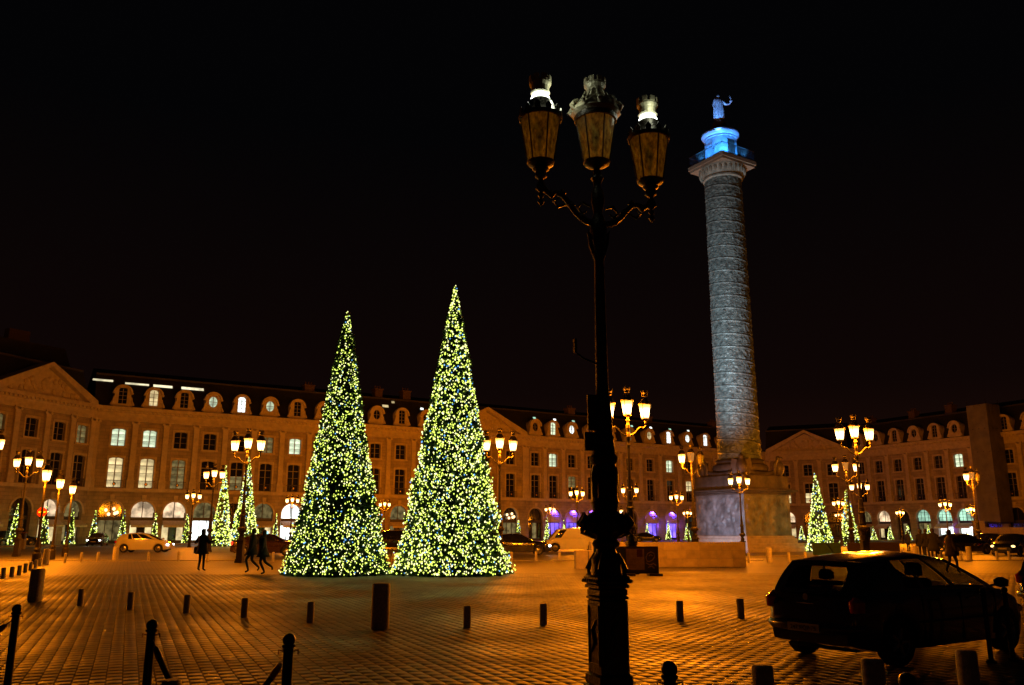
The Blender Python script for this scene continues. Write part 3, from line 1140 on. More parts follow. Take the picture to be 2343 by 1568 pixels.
# hoarding at the foot of the scaffold
hp = D + d * sight(2225, D, E, 6.5) + n * 6.5
t = thing('site_hoarding', 'pale site hoarding at the foot of the scaffold', 'hoarding', (hp.x, hp.y, 0), math.atan2(d.y, d.x))
for k in range(6):
    mb = MB(); mb.box(k * 2.0, k * 2.0 + 1.94, 0, .08, 0, 2.2 if k else 3.2); mb.build('panel', mat('hoarding_paint', (0.42, 0.36, 0.28), 0.8), t)

# ------------------------------------------------------------------ the column
CP = Vector((19.6, 72.0, 0))
CR = math.radians(32.0)
t = thing('monument_column', 'giant bronze spiral-relief column on a square pedestal, lit blue-white from below', 'column', CP, CR)
mb = MB()
for h, z0, z1 in ((4.3, 0, 0.22), (3.9, .22, .44), (3.55, .44, .66)):
    mb.cbox(-h, h, -h, h, z0, z1, 0.03)
mb.build('step', GRANITE, t)
mb = MB()
mb.cbox(-3.05, 3.05, -3.05, 3.05, 0.66, 1.05, 0.05)
mb.cbox(-2.92, 2.92, -2.92, 2.92, 1.05, 1.25, 0.06)
mb.build('pedestal_base', GRANITE, t)
# die with carved trophies
N = 60
mb = MB()
for f in range(4):
    M = Matrix.Rotation(f * PI / 2, 4, 'Z')
    vs, fs = [], []
    for j in range(N // 2 + 1):
        for i in range(N + 1):
            x = -2.72 + 5.44 * i / N
            z = 1.25 + 3.3 * j / (N // 2)
            dd = 0
            if 2 < i < N - 2 and 2 < j < N // 2 - 1:
                dd = 0.13 * abs(noise.noise(Vector((x * 1.7 + f * 9, z * 1.5, 2.0)))) + 0.10 * noise.noise(Vector((x * 4 + f * 5, z * 4, 5.0)))
            vs.append((x, -2.72 - dd, z))
    for j in range(N // 2):
        for i in range(N):
            a = j * (N + 1) + i
            fs.append((a, a + 1, a + N + 2, a + N + 1))
    mb.add(vs, fs, M)
mb.build('pedestal_die', PEDB, t, smooth='all')
mb = MB()
for h, z0, z1 in ((2.85, 4.55, 4.72), (3.1, 4.72, 4.85), (3.3, 4.85, 5.0), (2.95, 5.0, 5.12), (2.75, 5.12, 6.15), (2.2, 6.15, 6.5)):
    mb.cbox(-h, h, -h, h, z0, z1, 0.05)
mb.build('pedestal_cornice', mat('dark_bronze', (0.07, 0.065, 0.065), 0.55, 0.3, var=0.4, scale=2, bump=0.5, bscale=6), t)
for f in range(4):       # garlands and corner eagles
    M = Matrix.Rotation(f * PI / 2, 4, 'Z')
    mb = MB()
    mb.tube([(-2.3 + 4.6 * k / 12, -2.3, 6.75 - 0.5 * math.sin(PI * k / 12)) for k in range(13)], [0.12 + 0.1 * math.sin(PI * k / 12) for k in range(13)], 8, M)
    mb.build('garland', MATS['dark_bronze'], t, True)
    M = Matrix.Rotation(f * PI / 2 + PI / 4, 4, 'Z') @ Matrix.Translation((3.15, 0, 6.15))
    mb = MB()
    mb.lathe([(0.18, 0), (0.4, 0.25), (0.48, 0.7), (0.38, 1.1), (0.2, 1.3), (0.2, 1.42), (0.22, 1.55), (0.12, 1.7), (0.02, 1.74)], 12, M=M)
    mb.tube([(0.15, 0, 1.6), (0.33, 0, 1.57), (0.4, 0, 1.47)], [0.09, 0.06, 0.01], 6, M)
    for s in (-1, 1):
        mb.add([(0, s * .35, 1.25), (-.1, s * .75, 1.35), (-.25, s * .85, .9), (-.3, s * .7, .1), (-.1, s * .3, .1), (-.2, s * .35, 1.2), (-.3, s * .72, 1.3), (-.42, s * .82, .9), (-.45, s * .68, .1), (-.3, s * .3, .1)],
               [(0, 1, 2, 3, 4), (9, 8, 7, 6, 5), (0, 5, 6, 1), (1, 6, 7, 2), (2, 7, 8, 3), (3, 8, 9, 4)], M)
        mb.tube([(0.05, s * .15, .3), (.2, s * .18, 0)], [.12, .07], 6, M)
    mb.build('eagle', MATS['dark_bronze'], t, True)
mb = MB()
mb.lathe([(2.05, 6.5), (2.3, 6.6), (2.36, 6.85), (2.25, 7.1), (2.0, 7.2), (1.98, 7.3), (2.06, 7.4), (2.0, 7.52), (1.88, 7.6)], 48)
mb.build('column_base', MATS['dark_bronze'], t, True)
# spiral-relief shaft
Z0s, Z1s = 7.5, 33.2
NA, NZ = 200, 860
turn = 1.16
vs = np.zeros(((NZ + 1), NA, 3))
for j in range(NZ + 1):
    z = Z0s + (Z1s - Z0s) * j / NZ
    R = 1.79 - 0.14 * (z - Z0s) / (Z1s - Z0s)
    for k in range(NA):
        a = 2 * PI * k / NA
        u = ((z + turn * a / (2 * PI)) / turn) % 1.0
        rd = 0.05 * math.exp(-((u - 0.5) / 0.06) ** 2)
        if abs(u - 0.5) > 0.12:
            n1 = noise.noise(Vector((math.cos(a) * 8.5, math.sin(a) * 8.5, z * 3.6)))
            n2 = noise.noise(Vector((math.cos(a) * 19 + 7, math.sin(a) * 19, z * 9)))
            rd += 0.075 * max(-.12, n1) + 0.035 * n2
        rr_ = R + rd
        vs[j, k] = (rr_ * math.cos(a), rr_ * math.sin(a), z)
idx = np.arange((NZ + 1) * NA).reshape(NZ + 1, NA)
q = np.stack([idx[:-1, :], np.roll(idx, -1, 1)[:-1, :], np.roll(idx, -1, 1)[1:, :], idx[1:, :]], -1).reshape(-1, 4)
me = bpy.data.meshes.new('shaft')
me.vertices.add(vs.size // 3); me.vertices.foreach_set('co', vs.ravel())
me.loops.add(q.size); me.loops.foreach_set('vertex_index', q.ravel())
me.polygons.add(len(q)); me.polygons.foreach_set('loop_start', np.arange(len(q)) * 4); me.polygons.foreach_set('loop_total', np.full(len(q), 4))
me.update(calc_edges=True)
me.polygons.foreach_set('use_smooth', [True] * len(me.polygons))
me.materials.append(BRONZE)
link('shaft', me, t)
# capital, abacus, gallery
CAPM = mat('capital_stone', (0.17, 0.2, 0.18), 0.65, 0.1, var=0.3, scale=2, bump=0.4)
mb = MB()
mb.lathe([(1.68, 33.2), (1.8, 33.3), (1.8, 33.45), (1.7, 33.5), (1.78, 33.75), (1.98, 34.05), (2.12, 34.3), (2.12, 34.4)], 48)
for k in range(28):
    a = 2 * PI * k / 28
    mb.lathe([(0.03, -0.36), (0.14, -0.15), (0.16, 0.15), (0.1, 0.3)], 6, (2.0 * math.cos(a), 2.0 * math.sin(a), 34.0))
mb.build('capital', CAPM, t, True)
mb = MB()
mb.cbox(-2.08, 2.08, -2.08, 2.08, 34.4, 34.62, 0.03)
mb.cbox(-2.2, 2.2, -2.2, 2.2, 34.62, 35.0, 0.04)
mb.build('abacus', mat('abacus_stone', (0.16, 0.15, 0.12), 0.7), t)
for f in range(4):
    M = Matrix.Rotation(f * PI / 2, 4, 'Z')
    mb = MB()
    mb.box(-2.1, 2.1, -2.12, -2.08, 35.95, 36.0, M)
    mb.box(-2.1, 2.1, -2.12, -2.08, 35.08, 35.12, M)
    for k in range(29):
        x = -2.1 + 4.2 * k / 28
        mb.box(x - .014, x + .014, -2.114, -2.086, 35.0, 35.95, M)
    mb.build('gallery_railing', IRON_FAR, t)
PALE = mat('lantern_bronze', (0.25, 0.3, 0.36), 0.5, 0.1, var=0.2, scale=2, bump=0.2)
mb = MB()
mb.lathe([(1.46, 35.0), (1.46, 37.3), (1.52, 37.35), (1.5, 37.5), (1.66, 37.62), (1.74, 37.8), (1.7, 37.95), (1.3, 38.05)], 40)
mb.box(-1.475, -1.3, -.42, .42, 35.0, 36.95)
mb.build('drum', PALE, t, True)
mb = MB(); mb.box(-.38, .38, -1.5, -1.44, 35.0, 36.9, Matrix.Rotation(math.radians(-8), 4, 'Z')); mb.build('door', DARKW, t)
mb = MB()
mb.lathe([(1.2, 38.05), (1.2, 38.2), (1.02, 38.24), (1.02, 38.45), (0.85, 38.5), (0.85, 38.7), (0.62, 38.8), (0.6, 39.2)], 32)
mb.build('dome', MATS['dark_bronze'], t, True)
# statue on top
st = thing('statue', 'blue-lit robed bronze statue with outstretched arm on top of the column', 'statue', CP + Vector((0, 0, 39.2)), math.radians(10))


def skin_mesh(joints, edges, name, material, sub=1, root='pelvis'):
    names = list(joints)
    me = bpy.data.meshes.new(name)
    me.from_pydata([joints[n][0] for n in names], [(names.index(a), names.index(b)) for a, b in edges], [])
    o = bpy.data.objects.new(name, me)
    COL.objects.link(o)
    md = o.modifiers.new('s', 'SKIN')
    for i, n in enumerate(names):
        r = joints[n][1]
        me.skin_vertices[0].data[i].radius = r if isinstance(r, tuple) else (r, r)
        me.skin_vertices[0].data[i].use_root = (n == root)
    md.use_smooth_shade = True
    m2 = o.modifiers.new('u', 'SUBSURF'); m2.levels = sub; m2.render_levels = sub
    dg = bpy.context.evaluated_depsgraph_get()
    res = bpy.data.meshes.new_from_object(o.evaluated_get(dg))
    res.name = name
    bpy.data.objects.remove(o)
    res.materials.clear()
    res.materials.append(material)
    return res


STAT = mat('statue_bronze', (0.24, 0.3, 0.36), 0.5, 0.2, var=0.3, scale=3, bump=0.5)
J = {'pelvis': ((0, 0, 1.05 * 1.6), .24), 'chest': ((0, -.03, 1.4 * 1.6), .3), 'neck': ((0, 0, 1.62 * 1.6), .12), 'head': ((0, -.04, 1.74 * 1.6), .17), 'top': ((0, -.02, 1.83 * 1.6), .13),
     'hl': ((-.16, 0, .95 * 1.6), .2), 'kl': ((-.17, -.05, .5 * 1.6), .16), 'fl': ((-.17, 0, .06), .1), 'tl': ((-.18, -.22, .05), .08),
     'hr': ((.16, 0, .95 * 1.6), .2), 'kr': ((.2, -.16, .5 * 1.6), .16), 'fr': ((.22, 0, .06), .1), 'tr': ((.24, -.22, .05), .08),
     'sl': ((-.34, 0, 1.5 * 1.6), .15), 'el': ((-.5, 0, 1.15 * 1.6), .11), 'wl': ((-.45, -.15, .92 * 1.6), .08),
     'sr': ((.34, 0, 1.5 * 1.6), .15), 'er': ((.72, -.1, 1.24 * 1.6), .11), 'wr': ((1.08, -.18, 1.28 * 1.6), .08), 'hr2': ((1.2, -.2, 1.34 * 1.6), .08)}
Ed = [('pelvis', 'chest'), ('chest', 'neck'), ('neck', 'head'), ('head', 'top'), ('pelvis', 'hl'), ('hl', 'kl'), ('kl', 'fl'), ('fl', 'tl'), ('pelvis', 'hr'), ('hr', 'kr'), ('kr', 'fr'), ('fr', 'tr'),
      ('chest', 'sl'), ('sl', 'el'), ('el', 'wl'), ('chest', 'sr'), ('sr', 'er'), ('er', 'wr'), ('wr', 'hr2')]
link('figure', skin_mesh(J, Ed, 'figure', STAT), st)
mb = MB()
mb.lathe([(0.42, .55), (0.50, 0.9), (0.48, 1.3), (0.46, 1.7), (0.44, 2.1), (0.4, 2.35), (0.28, 2.5), (.12, 2.56)], 22, sq=0.75)
for k in range(12):      # folds of the toga
    a = 2 * PI * k / 12
    mb.tube([(0.47 * math.cos(a), .36 * math.sin(a), .55), (0.48 * math.cos(a + .15), .37 * math.sin(a + .15), 1.2), (0.42 * math.cos(a + .4), .33 * math.sin(a + .4), 2.2)], [.06, .05, .03], 6)
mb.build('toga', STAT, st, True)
mb = MB(); mb.lathe([(0.02, -.14), (.1, -.1), (.14, 0), (.1, .1), (.02, .14)], 12, (1.2, -.2, 2.3)); mb.tube([(1.2, -.2, 2.4), (1.2, -.2, 2.65), (1.1, -.2, 2.85)], [.04, .07, .02], 6); mb.build('orb', STAT, st, True)
mb = MB(); mb.tube([(-.45, -.2, 1.5), (-.55, -.25, .5)], [.035, .02], 6); mb.box(-.55, -.35, -.24, -.18, 1.38, 1.43); mb.build('sword', STAT, st)

# floodlights of the monument
spot_light('column_floodlight', (6.5, 57.0, 0.5), (19.0, 71.2, 20.0), (0.66, 0.86, 1.0), 42000, 44, 0.25, 0.9)
spot_light('column_floodlight', (12.0, 55.0, 0.5), (19.4, 72.0, 27.0), (0.70, 0.92, 0.86), 8000, 34, 0.25, 0.9)
spot_light('pedestal_floodlight', (10.5, 64.0, 0.3), (18.4, 69.4, 2.2), (0.60, 0.76, 1.0), 3400, 60, 0.2, 0.9)
for ang_, pw_ in ((200, 260), (262, 620), (318, 240)):
    a = math.radians(ang_)
    spot_light('gallery_floodlight', CP + Vector((2.75 * math.cos(a), 2.75 * math.sin(a), 35.25)), CP + Vector((.9 * math.cos(a), .9 * math.sin(a), 36.7)), (0.05, 0.34, 1.0), pw_ * 3.2, 100, .06)
spot_light('statue_floodlight', CP + Vector((-1.1, -2.95, 36.3)), CP + Vector((.1, 0, 41.0)), (0.16, 0.42, 1.0), 4200, 26, 0.05, .5)

# ------------------------------------------------------------------ street lamps
HUB = 5.12
SIDE_Z, MID_Z = 5.66, 5.78
ARM = 0.71
GLASS_OFF, _t, _p = nodes_of('unlit_lantern_glass')
_p.inputs['Base Color'].default_value = (0.07, 0.06, 0.025, 1)
_p.inputs['Roughness'].default_value = 0.35
_p.inputs['Coat Weight'].default_value = 0.4
_tr = _t.nodes.new('ShaderNodeBsdfTranslucent'); _tr.inputs[0].default_value = (0.7, 0.95, 0.6, 1)
_tp = _t.nodes.new('ShaderNodeBsdfTransparent'); _tp.inputs[0].default_value = (0.75, 0.55, 0.3, 1)
_m1 = _t.nodes.new('ShaderNodeMixShader'); _m2 = _t.nodes.new('ShaderNodeMixShader')
_n = _t.nodes.new('ShaderNodeTexNoise'); _n.inputs['Scale'].default_value = 5; _n.inputs['Detail'].default_value = 5
_mr = _t.nodes.new('ShaderNodeMapRange'); _mr.inputs['From Min'].default_value = .35; _mr.inputs['From Max'].default_value = .68; _mr.inputs['To Min'].default_value = .12; _mr.inputs['To Max'].default_value = .95
_t.links.new(_n.outputs['Fac'], _mr.inputs['Value']); _t.links.new(_mr.outputs[0], _m1.inputs[0])
_t.links.new(_p.outputs[0], _m1.inputs[1]); _t.links.new(_tr.outputs[0], _m1.inputs[2])
_m2.inputs[0].default_value = 0.22
_t.links.new(_m1.outputs[0], _m2.inputs[1]); _t.links.new(_tp.outputs[0], _m2.inputs[2])
_t.links.new(_m2.outputs[0], _t.nodes['Material Output'].inputs[0])

RB, RT, GH = 0.142, 0.228, 0.57


def lantern_frame(seg, fine):
    b = MB()
    b.lathe([(0.03, -.16), (0.05, -.1), (0.035, -.06), (0.09, -.03), (RB + .01, 0.0), (RB + .02, .025), (RB - .02, .03)], seg * 2 if fine else 8)
    b.lathe([(RT - .02, GH - .03), (RT + .02, GH - .03), (RT + .03, GH + .01), (RT + .005, GH + .03), (RT - .04, GH + .1), (.14, GH + .2), (.10, GH + .24)], 24 if fine else 10)
    for k in range(seg):
        a = 2 * PI * (k + .5) / seg
        b.tube([((RB + .004) * math.cos(a), (RB + .004) * math.sin(a), .01), ((RT + .004) * math.cos(a), (RT + .004) * math.sin(a), GH)], .009 if fine else .014, 5 if fine else 4)
    if fine:
        for k in range(12):   # leaf cresting round the rim
            a = 2 * PI * k / 12
            M = Matrix.Rotation(a, 4, 'Z') @ Matrix.Translation((RT + .01, 0, GH + .02))
            b.prism([(-.03, 0), (.03, 0), (.035, .04), (0, .09), (-.035, .04)], -.008, .008, M @ Matrix.Rotation(PI / 2, 4, 'Z'))
    return b


def crown_mesh(m):
    b = MB()
    b.lathe([(0.10, .30), (.115, .315), (.10, .34), (.105, .39), (.13, .43), (.13, .455), (.10, .455)], 18, (0, 0, GH))
    for k in range(8):
        a = 2 * PI * k / 8
        M = Matrix.Translation((0, 0, GH)) @ Matrix.Rotation(a, 4, 'Z') @ Matrix.Translation((.115, 0, .455))
        b.box(-.016, .016, -.03, .03, 0, .06, M)
    return b.mesh('crown', m)


def lamp_post_mesh(fine):
    b = MB()
    # square-ish pedestal with cut corners
    def octo(h, z0, z1, c=.12):
        h *= .87
        b.cbox(-h, h, -h, h, z0, z1, c * h)
    octo(.235, 0, .1); octo(.215, .1, .2); octo(.185, .2, .92); octo(.195, .92, .96); octo(.185, .96, 1.03)
    octo(.205, 1.03, 1.08); octo(.235, 1.08, 1.12); octo(.215, 1.12, 1.16)
    if fine:
        for f in range(4):
            M = Matrix.Rotation(f * PI / 2, 4, 'Z')
            b.box(-.12, .12, -.172, -.15, .28, .295, M); b.box(-.12, .12, -.172, -.15, .845, .86, M)
            b.box(-.12, -.108, -.172, -.15, .295, .845, M); b.box(.108, .12, -.172, -.15, .295, .845, M)
            b.tube([(-.07, -.16, .40), (0.02, -.165, .5), (-.04, -.165, .62), (.05, -.16, .72)], [.012, .016, .016, .01], 6, M)
            b.tube([(.135, -.135, 1.16), (.145, -.145, 1.22), (.12, -.12, 1.3), (.09, -.09, 1.38)], [.035, .03, .024, .014], 6, M)
            for k in range(7):
                b.lathe([(.004, -.02), (.02, 0), (.004, .02)], 6, (-.156 + .052 * k, -.198, 1.1), M)
    sg = 20 if fine else 10
    b.lathe([(.165, 1.16), (.155, 1.24), (.16, 1.32), (.115, 1.38), (.10, 1.42), (.14, 1.45), (.15, 1.48), (.12, 1.52), (.17, 1.55), (.235, 1.6), (.25, 1.66), (.235, 1.73), (.18, 1.78), (.13, 1.81),
             (.145, 1.85), (.145, 1.88), (.155, 1.9), (.145, 1.94), (.14, 2.2), (.125, 2.3), (.15, 2.33), (.16, 2.37), (.13, 2.41), (.12, 2.5), (.11, 2.55), (.12, 2.58), (.105, 2.62),
             (.10, 2.8), (.085, 2.95), (.09, 2.98), (.075, 3.0), (.07, 3.2), (.062, 4.0), (.055, 4.6), (.075, 4.66), (.06, 4.72), (.058, 4.8), (.085, 4.9), (.1, 4.98), (.08, 5.08), (.05, 5.16),
             (.06, 5.22), (.08, 5.32), (.07, 5.42), (.04, 5.5), (.05, 5.56), (.075, 5.6), (.05, 5.66), (.03, 5.72)], sg)
    if fine:
        for k in range(10):   # acanthus leaves on the bulb and flutes on the stage above
            a = 2 * PI * k / 10
            M = Matrix.Rotation(a, 4, 'Z')
            b.tube([(.13, 0, 1.54), (.25, 0, 1.6), (.275, 0, 1.68), (.23, 0, 1.76), (.25, 0, 1.8)], [.02, .035, .04, .03, .012], 6, M)
            b.tube([(.142, 0, 1.95), (.138, 0, 2.2), (.125, 0, 2.28)], [.014, .014, .008], 5, M)
            b.tube([(.07, 0, 4.68), (.10, 0, 4.8), (.11, 0, 4.9), (.13, 0, 4.95)], [.012, .018, .016, .006], 5, M)
    return b


def arm_mesh(s, fine):
    b = MB()
    P = [(.05, HUB - .08), (.16, HUB - .06), (.28, HUB + .02), (.36, HUB + .12), (.44, HUB + .2), (.52, HUB + .23), (.6, HUB + .2), (.66, HUB + .24), (ARM, HUB + .3), (ARM, HUB + .4)]
    b.tube([(s * x, 0, z) for x, z in P], [.045, .04, .035, .032, .03, .03, .034, .034, .032, .03], 8 if fine else 5)
    if fine:
        b.tube([(s * .1, 0, HUB + .12), (s * .2, 0, HUB + .16), (s * .26, 0, HUB + .08), (s * .2, 0, HUB + .02), (s * .15, 0, HUB + .06)], [.012, .02, .02, .016, .01], 6)
        b.tube([(s * .4, 0, HUB + .1), (s * .5, 0, HUB + .06), (s * .56, 0, HUB + .12), (s * .5, 0, HUB + .16)], [.012, .018, .016, .01], 6)
        for x, z in ((.22, HUB - .02), (.34, HUB + .1), (.45, HUB + .23), (.58, HUB + .2)):
            b.lathe([(.01, -.05), (.05, 0), (.01, .05)], 8, (s * x, 0, z))
        b.lathe([(.01, -.12), (.035, -.08), (.02, -.04), (.06, 0), (.05, .06), (.03, .1)], 12, (s * ARM, 0, HUB + .24))
        b.lathe([(.03, 0), (.07, .03), (.06, .09), (.1, .12), (.04, .16)], 12, (s * ARM, 0, HUB + .36))
        b.lathe([(.01, -.1), (.04, -.05), (.01, 0)], 8, (s * ARM, 0, HUB + .14))
    else:
        b.lathe([(.02, -.06), (.06, 0), (.04, .14)], 6, (s * ARM, 0, HUB + .4))
    return b


def pane_mesh(seg, m, full=False):
    b = MB()
    if full:
        b.lathe([(RB, 0.02), (RT, GH - .02)], 12, caps=False)
    else:
        a0, a1 = -PI / seg, PI / seg
        n = 4
        for i in range(n):
            x0, x1 = a0 + (a1 - a0) * i / n, a0 + (a1 - a0) * (i + 1) / n
            b.add([(RB * math.cos(x0), RB * math.sin(x0), .02), (RB * math.cos(x1), RB * math.sin(x1), .02), (RT * math.cos(x1), RT * math.sin(x1), GH - .02), (RT * math.cos(x0), RT * math.sin(x0), GH - .02)], [(0, 1, 2, 3)])
    return b.mesh('pane', m)


# --- foreground lamp
FL = thing('street_lamp', 'tall unlit black iron lamp in the foreground with three crowned lanterns', 'street lamp', (0.99, 9.0, 0), math.radians(21), 'ornate iron lamps round the square')
lamp_post_mesh(True).build('post', IRON, FL, True)
for s in (-1, 1):
    arm_mesh(s, True).build('arm', IRON, FL, True)
CROWN = mat('crown_iron', (0.36, 0.34, 0.24), 0.5, 0.1, var=0.3, scale=30)
lf = lantern_frame(6, True).mesh('lantern', IRON, True)
cm_ = crown_mesh(CROWN)
pm = pane_mesh(6, GLASS_OFF)
for x, z in ((-ARM, SIDE_Z), (0, MID_Z), (ARM, SIDE_Z)):
    l = link('lantern', lf, FL, (x, 0, z))
    for k in range(6):
        link('pane', pm, l, (0, 0, 0), PI / 3 * k)
    link('crown', cm_, l)
    b = MB()
    b.lathe([(.018, .05), (.02, .2), (.05, .28), (.055, .36), (.03, .42)], 10)
    b.build('bulb', mat('bulb_glass', (.6, .55, .45), .2), l, True)
    b = MB()
    if x:
        b.lathe([(.104, .235), (.112, .245), (.102, .268), (.085, .28), (.06, .285)], 16, (0, 0, GH))
        b.build('floodlight', FLOOD, l)
        point_light('floodlight_glow', (-.03, -.17, GH + .33) if x > 0 else (.2, -.08, GH + .3), (0.95, 1.0, 0.72), 1.0 if x > 0 else 2.6, .03, l)
    else:
        b.lathe([(.25, .03), (.29, .07), (.27, .13), (.2, .2), (.13, .27), (.10, .35), (.11, .42)], 20, (0, 0, GH))
        for k in range(10):
            a = 2 * PI * k / 10
            M = Matrix.Translation((0, 0, GH)) @ Matrix.Rotation(a, 4, 'Z') @ Matrix.Translation((.28, 0, .08))
            b.tube([(0, 0, 0), (.03, 0, .05), (0.0, 0, .1), (-.05, 0, .14)], [.02, .03, .022, .01], 6, M)
            M = Matrix.Translation((0, 0, GH)) @ Matrix.Rotation(a, 4, 'Z')
            b.tube([(.24, 0, .16), (.17, 0, .25), (.13, 0, .34)], [.014, .012, .01], 5, M)
        b.build('crested_cap', CROWN, l, True)
# thin projector aimed at the crown of the middle lantern, on the left lantern
M21 = Matrix.Rotation(math.radians(21), 4, 'Z')
# --- signs fixed to the foreground lamp
t = thing('road_sign', 'back of dark road signs strapped to the foreground lamp shaft', 'sign', (0.99, 9.0, 0), math.radians(21))
mb = MB(); mb.box(-.19, -.05, -.02, .0, 2.66, 3.05); mb.box(-.24, -.06, -.035, -.015, 2.44, 2.64); mb.build('plate', IRON, t)
mb = MB(); mb.tube([(-.05, 0, 3.4), (-.22, 0, 3.45), (-.3, 0, 3.5)], .012, 6); mb.box(-.335, -.305, -.02, .02, 3.5, 3.66); mb.build('bracket', IRON, t)

# --- lit lamps further off
proto_lamps = {}


def make_far_lamp(kind):
    t = bpy.data.objects.new('street_lamp', None)
    lamp_post_mesh(False).build('post', IRON_FAR, t)
    lfm = cached('lff', lambda: lantern_frame(4, False).mesh('lantern', IRON_FAR))
    crm = cached('crf', lambda: crown_mesh(IRON_FAR))
    mats_ = {'lit': (LAMPGLASS,) * 3, 'left': (LAMPGLASS, DIMGLASS, GLASS_OFF), 'dimmid': (LAMPGLASS, DIMGLASS, LAMPGLASS)}[kind]
    for s in (-1, 1):
        link('arm', cached(('armf', s), lambda: arm_mesh(s, False).mesh('arm', IRON_FAR)), t)
    for (x, z), m in zip(((-ARM, SIDE_Z), (0, MID_Z), (ARM, SIDE_Z)), mats_):
        l = link('lantern', lfm, t, (x, 0, z))
        link('pane', cached(('pf', m.name), lambda: pane_mesh(4, m, True)), l)
        link('crown', crm, l)
    return t


# px, v of the middle lantern's glass top, distance, kind, power factor, label
lamps = [
    (1434, 917, 33.0, 'lit', 1.5, 'brightest lit three-lantern lamp, just right of the dark foreground lamp'),
    (568, 1003, 45.0, 'lit', .6, 'lit three-lantern lamp standing before the pair of lit trees on the left'),
    (1143, 1003, 45.5, 'lit', .9, 'lit three-lantern lamp against the right side of the tallest tree'),
    (1953, 975, 41.0, 'lit', 1.6, 'tallest lit three-lantern lamp on the right, above two others'),
    (1933, 1058, 62.0, 'dimmid', .9, 'lit lamp right below the tallest lamp on the right, middle lantern dim'),
    (1580, 1036, 55.0, 'left', .6, 'lamp left of the monument with only its left lantern fully lit'),
    (66, 1046, 56.0, 'lit', .75, 'lit three-lantern lamp near the left edge by the no-entry sign'),
    (491, 1076, 68.0, 'lit', .6, 'lit lamp over the narrower of the two small trees left of the square'),
    (443, 1129, 88.0, 'lit', .55, 'small lit lamp behind the standing person on the left'),
    (669, 1139, 95.0, 'lit', .7, 'small lit lamp at the left flank of the left big tree'),
    (880, 1149, 108.0, 'lit', .9, 'small lit lamp seen in the gap between the two big trees'),
    (1319, 1122, 88.0, 'lit', 1.0, 'lit lamp above the rear of the white van'),
    (1258, 1161, 108.0, 'lit', .9, 'small lit lamp in front of the leftmost violet arch'),
    (1440, 1114, 84.0, 'lit', 1.0, 'lit lamp seen behind the pole of the brightest lamp'),
    (1547, 1132, 92.0, 'lit', 1.0, 'lit lamp right of the violet arches, left of the monument'),
    (1572, 1170, 112.0, 'lit', .7, 'smallest lit lamp left of the monument pedestal'),
    (1690, 1091, 58.0, 'lit', .9, 'lit lamp standing directly in front of the monument pedestal'),
    (1965, 1106, 76.0, 'lit', 1.0, 'lit lamp behind the pole of the tallest lamp on the right'),
    (1917, 1146, 95.0, 'lit', .9, 'small lit lamp just right of the lit tree on the right'),
    (1919, 1175, 118.0, 'lit', .7, 'tiny lit lamp lowest beside the lit tree on the right'),
    (2058, 1169, 112.0, 'lit', .9, 'small lit lamp above the low arches of the right terrace'),
    (2161, 1149, 92.0, 'lit', 1.0, 'lit lamp between the green lit arches of the right terrace'),
    (2220, 1161, 86.0, 'lit', 1.0, 'lit lamp at the foot of the sheeted scaffold'),
    (2221, 1081, 66.0, 'left', .6, 'lamp before the scaffold with only its left lantern lit'),
    (-28, 1000, 44.0, 'lit', 2.2, 'lit lamp cut off by the left edge, one lantern showing'),
]
rot_cycle = [12, -6, 8, 4, -10, 25, 5, -12, 15, 0, -8, 10, 3, -15, 6, 9, 2, -20, 8, -4, 12, -7, 14, 28, -5]
for i, (px, v, Y, kind, pf, lab) in enumerate(lamps):
    p = at(px, v, Y)
    sc = p.z / (MID_Z + GH)
    if kind not in proto_lamps:
        proto_lamps[kind] = make_far_lamp(kind)
        c = proto_lamps[kind]
        COL.objects.link(c)
    else:
        c = copy_tree(proto_lamps[kind])
    c.location = (p.x, p.y, 0)
    c.rotation_euler = (0, 0, math.radians(rot_cycle[i]))
    c.scale = (sc,) * 3
    tag(c, lab, 'street lamp', 'ornate iron lamps round the square')
    if kind == 'left':
        q = Vector((-ARM * sc * .8, 0, 0))
        q.rotate(Matrix.Rotation(math.radians(rot_cycle[i]), 3, 'Z'))
        point_light('lamp_light', (p.x + q.x, p.y + q.y - .32, (SIDE_Z - .15) * sc), SODIUM, LAMP_W * pf, .2)
    else:
        # the light of the three lanterns, hung at the hub where no shade of their own iron falls
        for s in (-1, 1):
            q = Vector((s * ARM * .52 * sc, 0, 0))
            q.rotate(Matrix.Rotation(math.radians(rot_cycle[i]), 3, 'Z'))
            point_light('lamp_light', (p.x + q.x, p.y + q.y, (SIDE_Z + .25) * sc), SODIUM, LAMP_W * pf / 2 * (.9 if Y < 50 else .65 if Y < 80 else 1.25), .22)
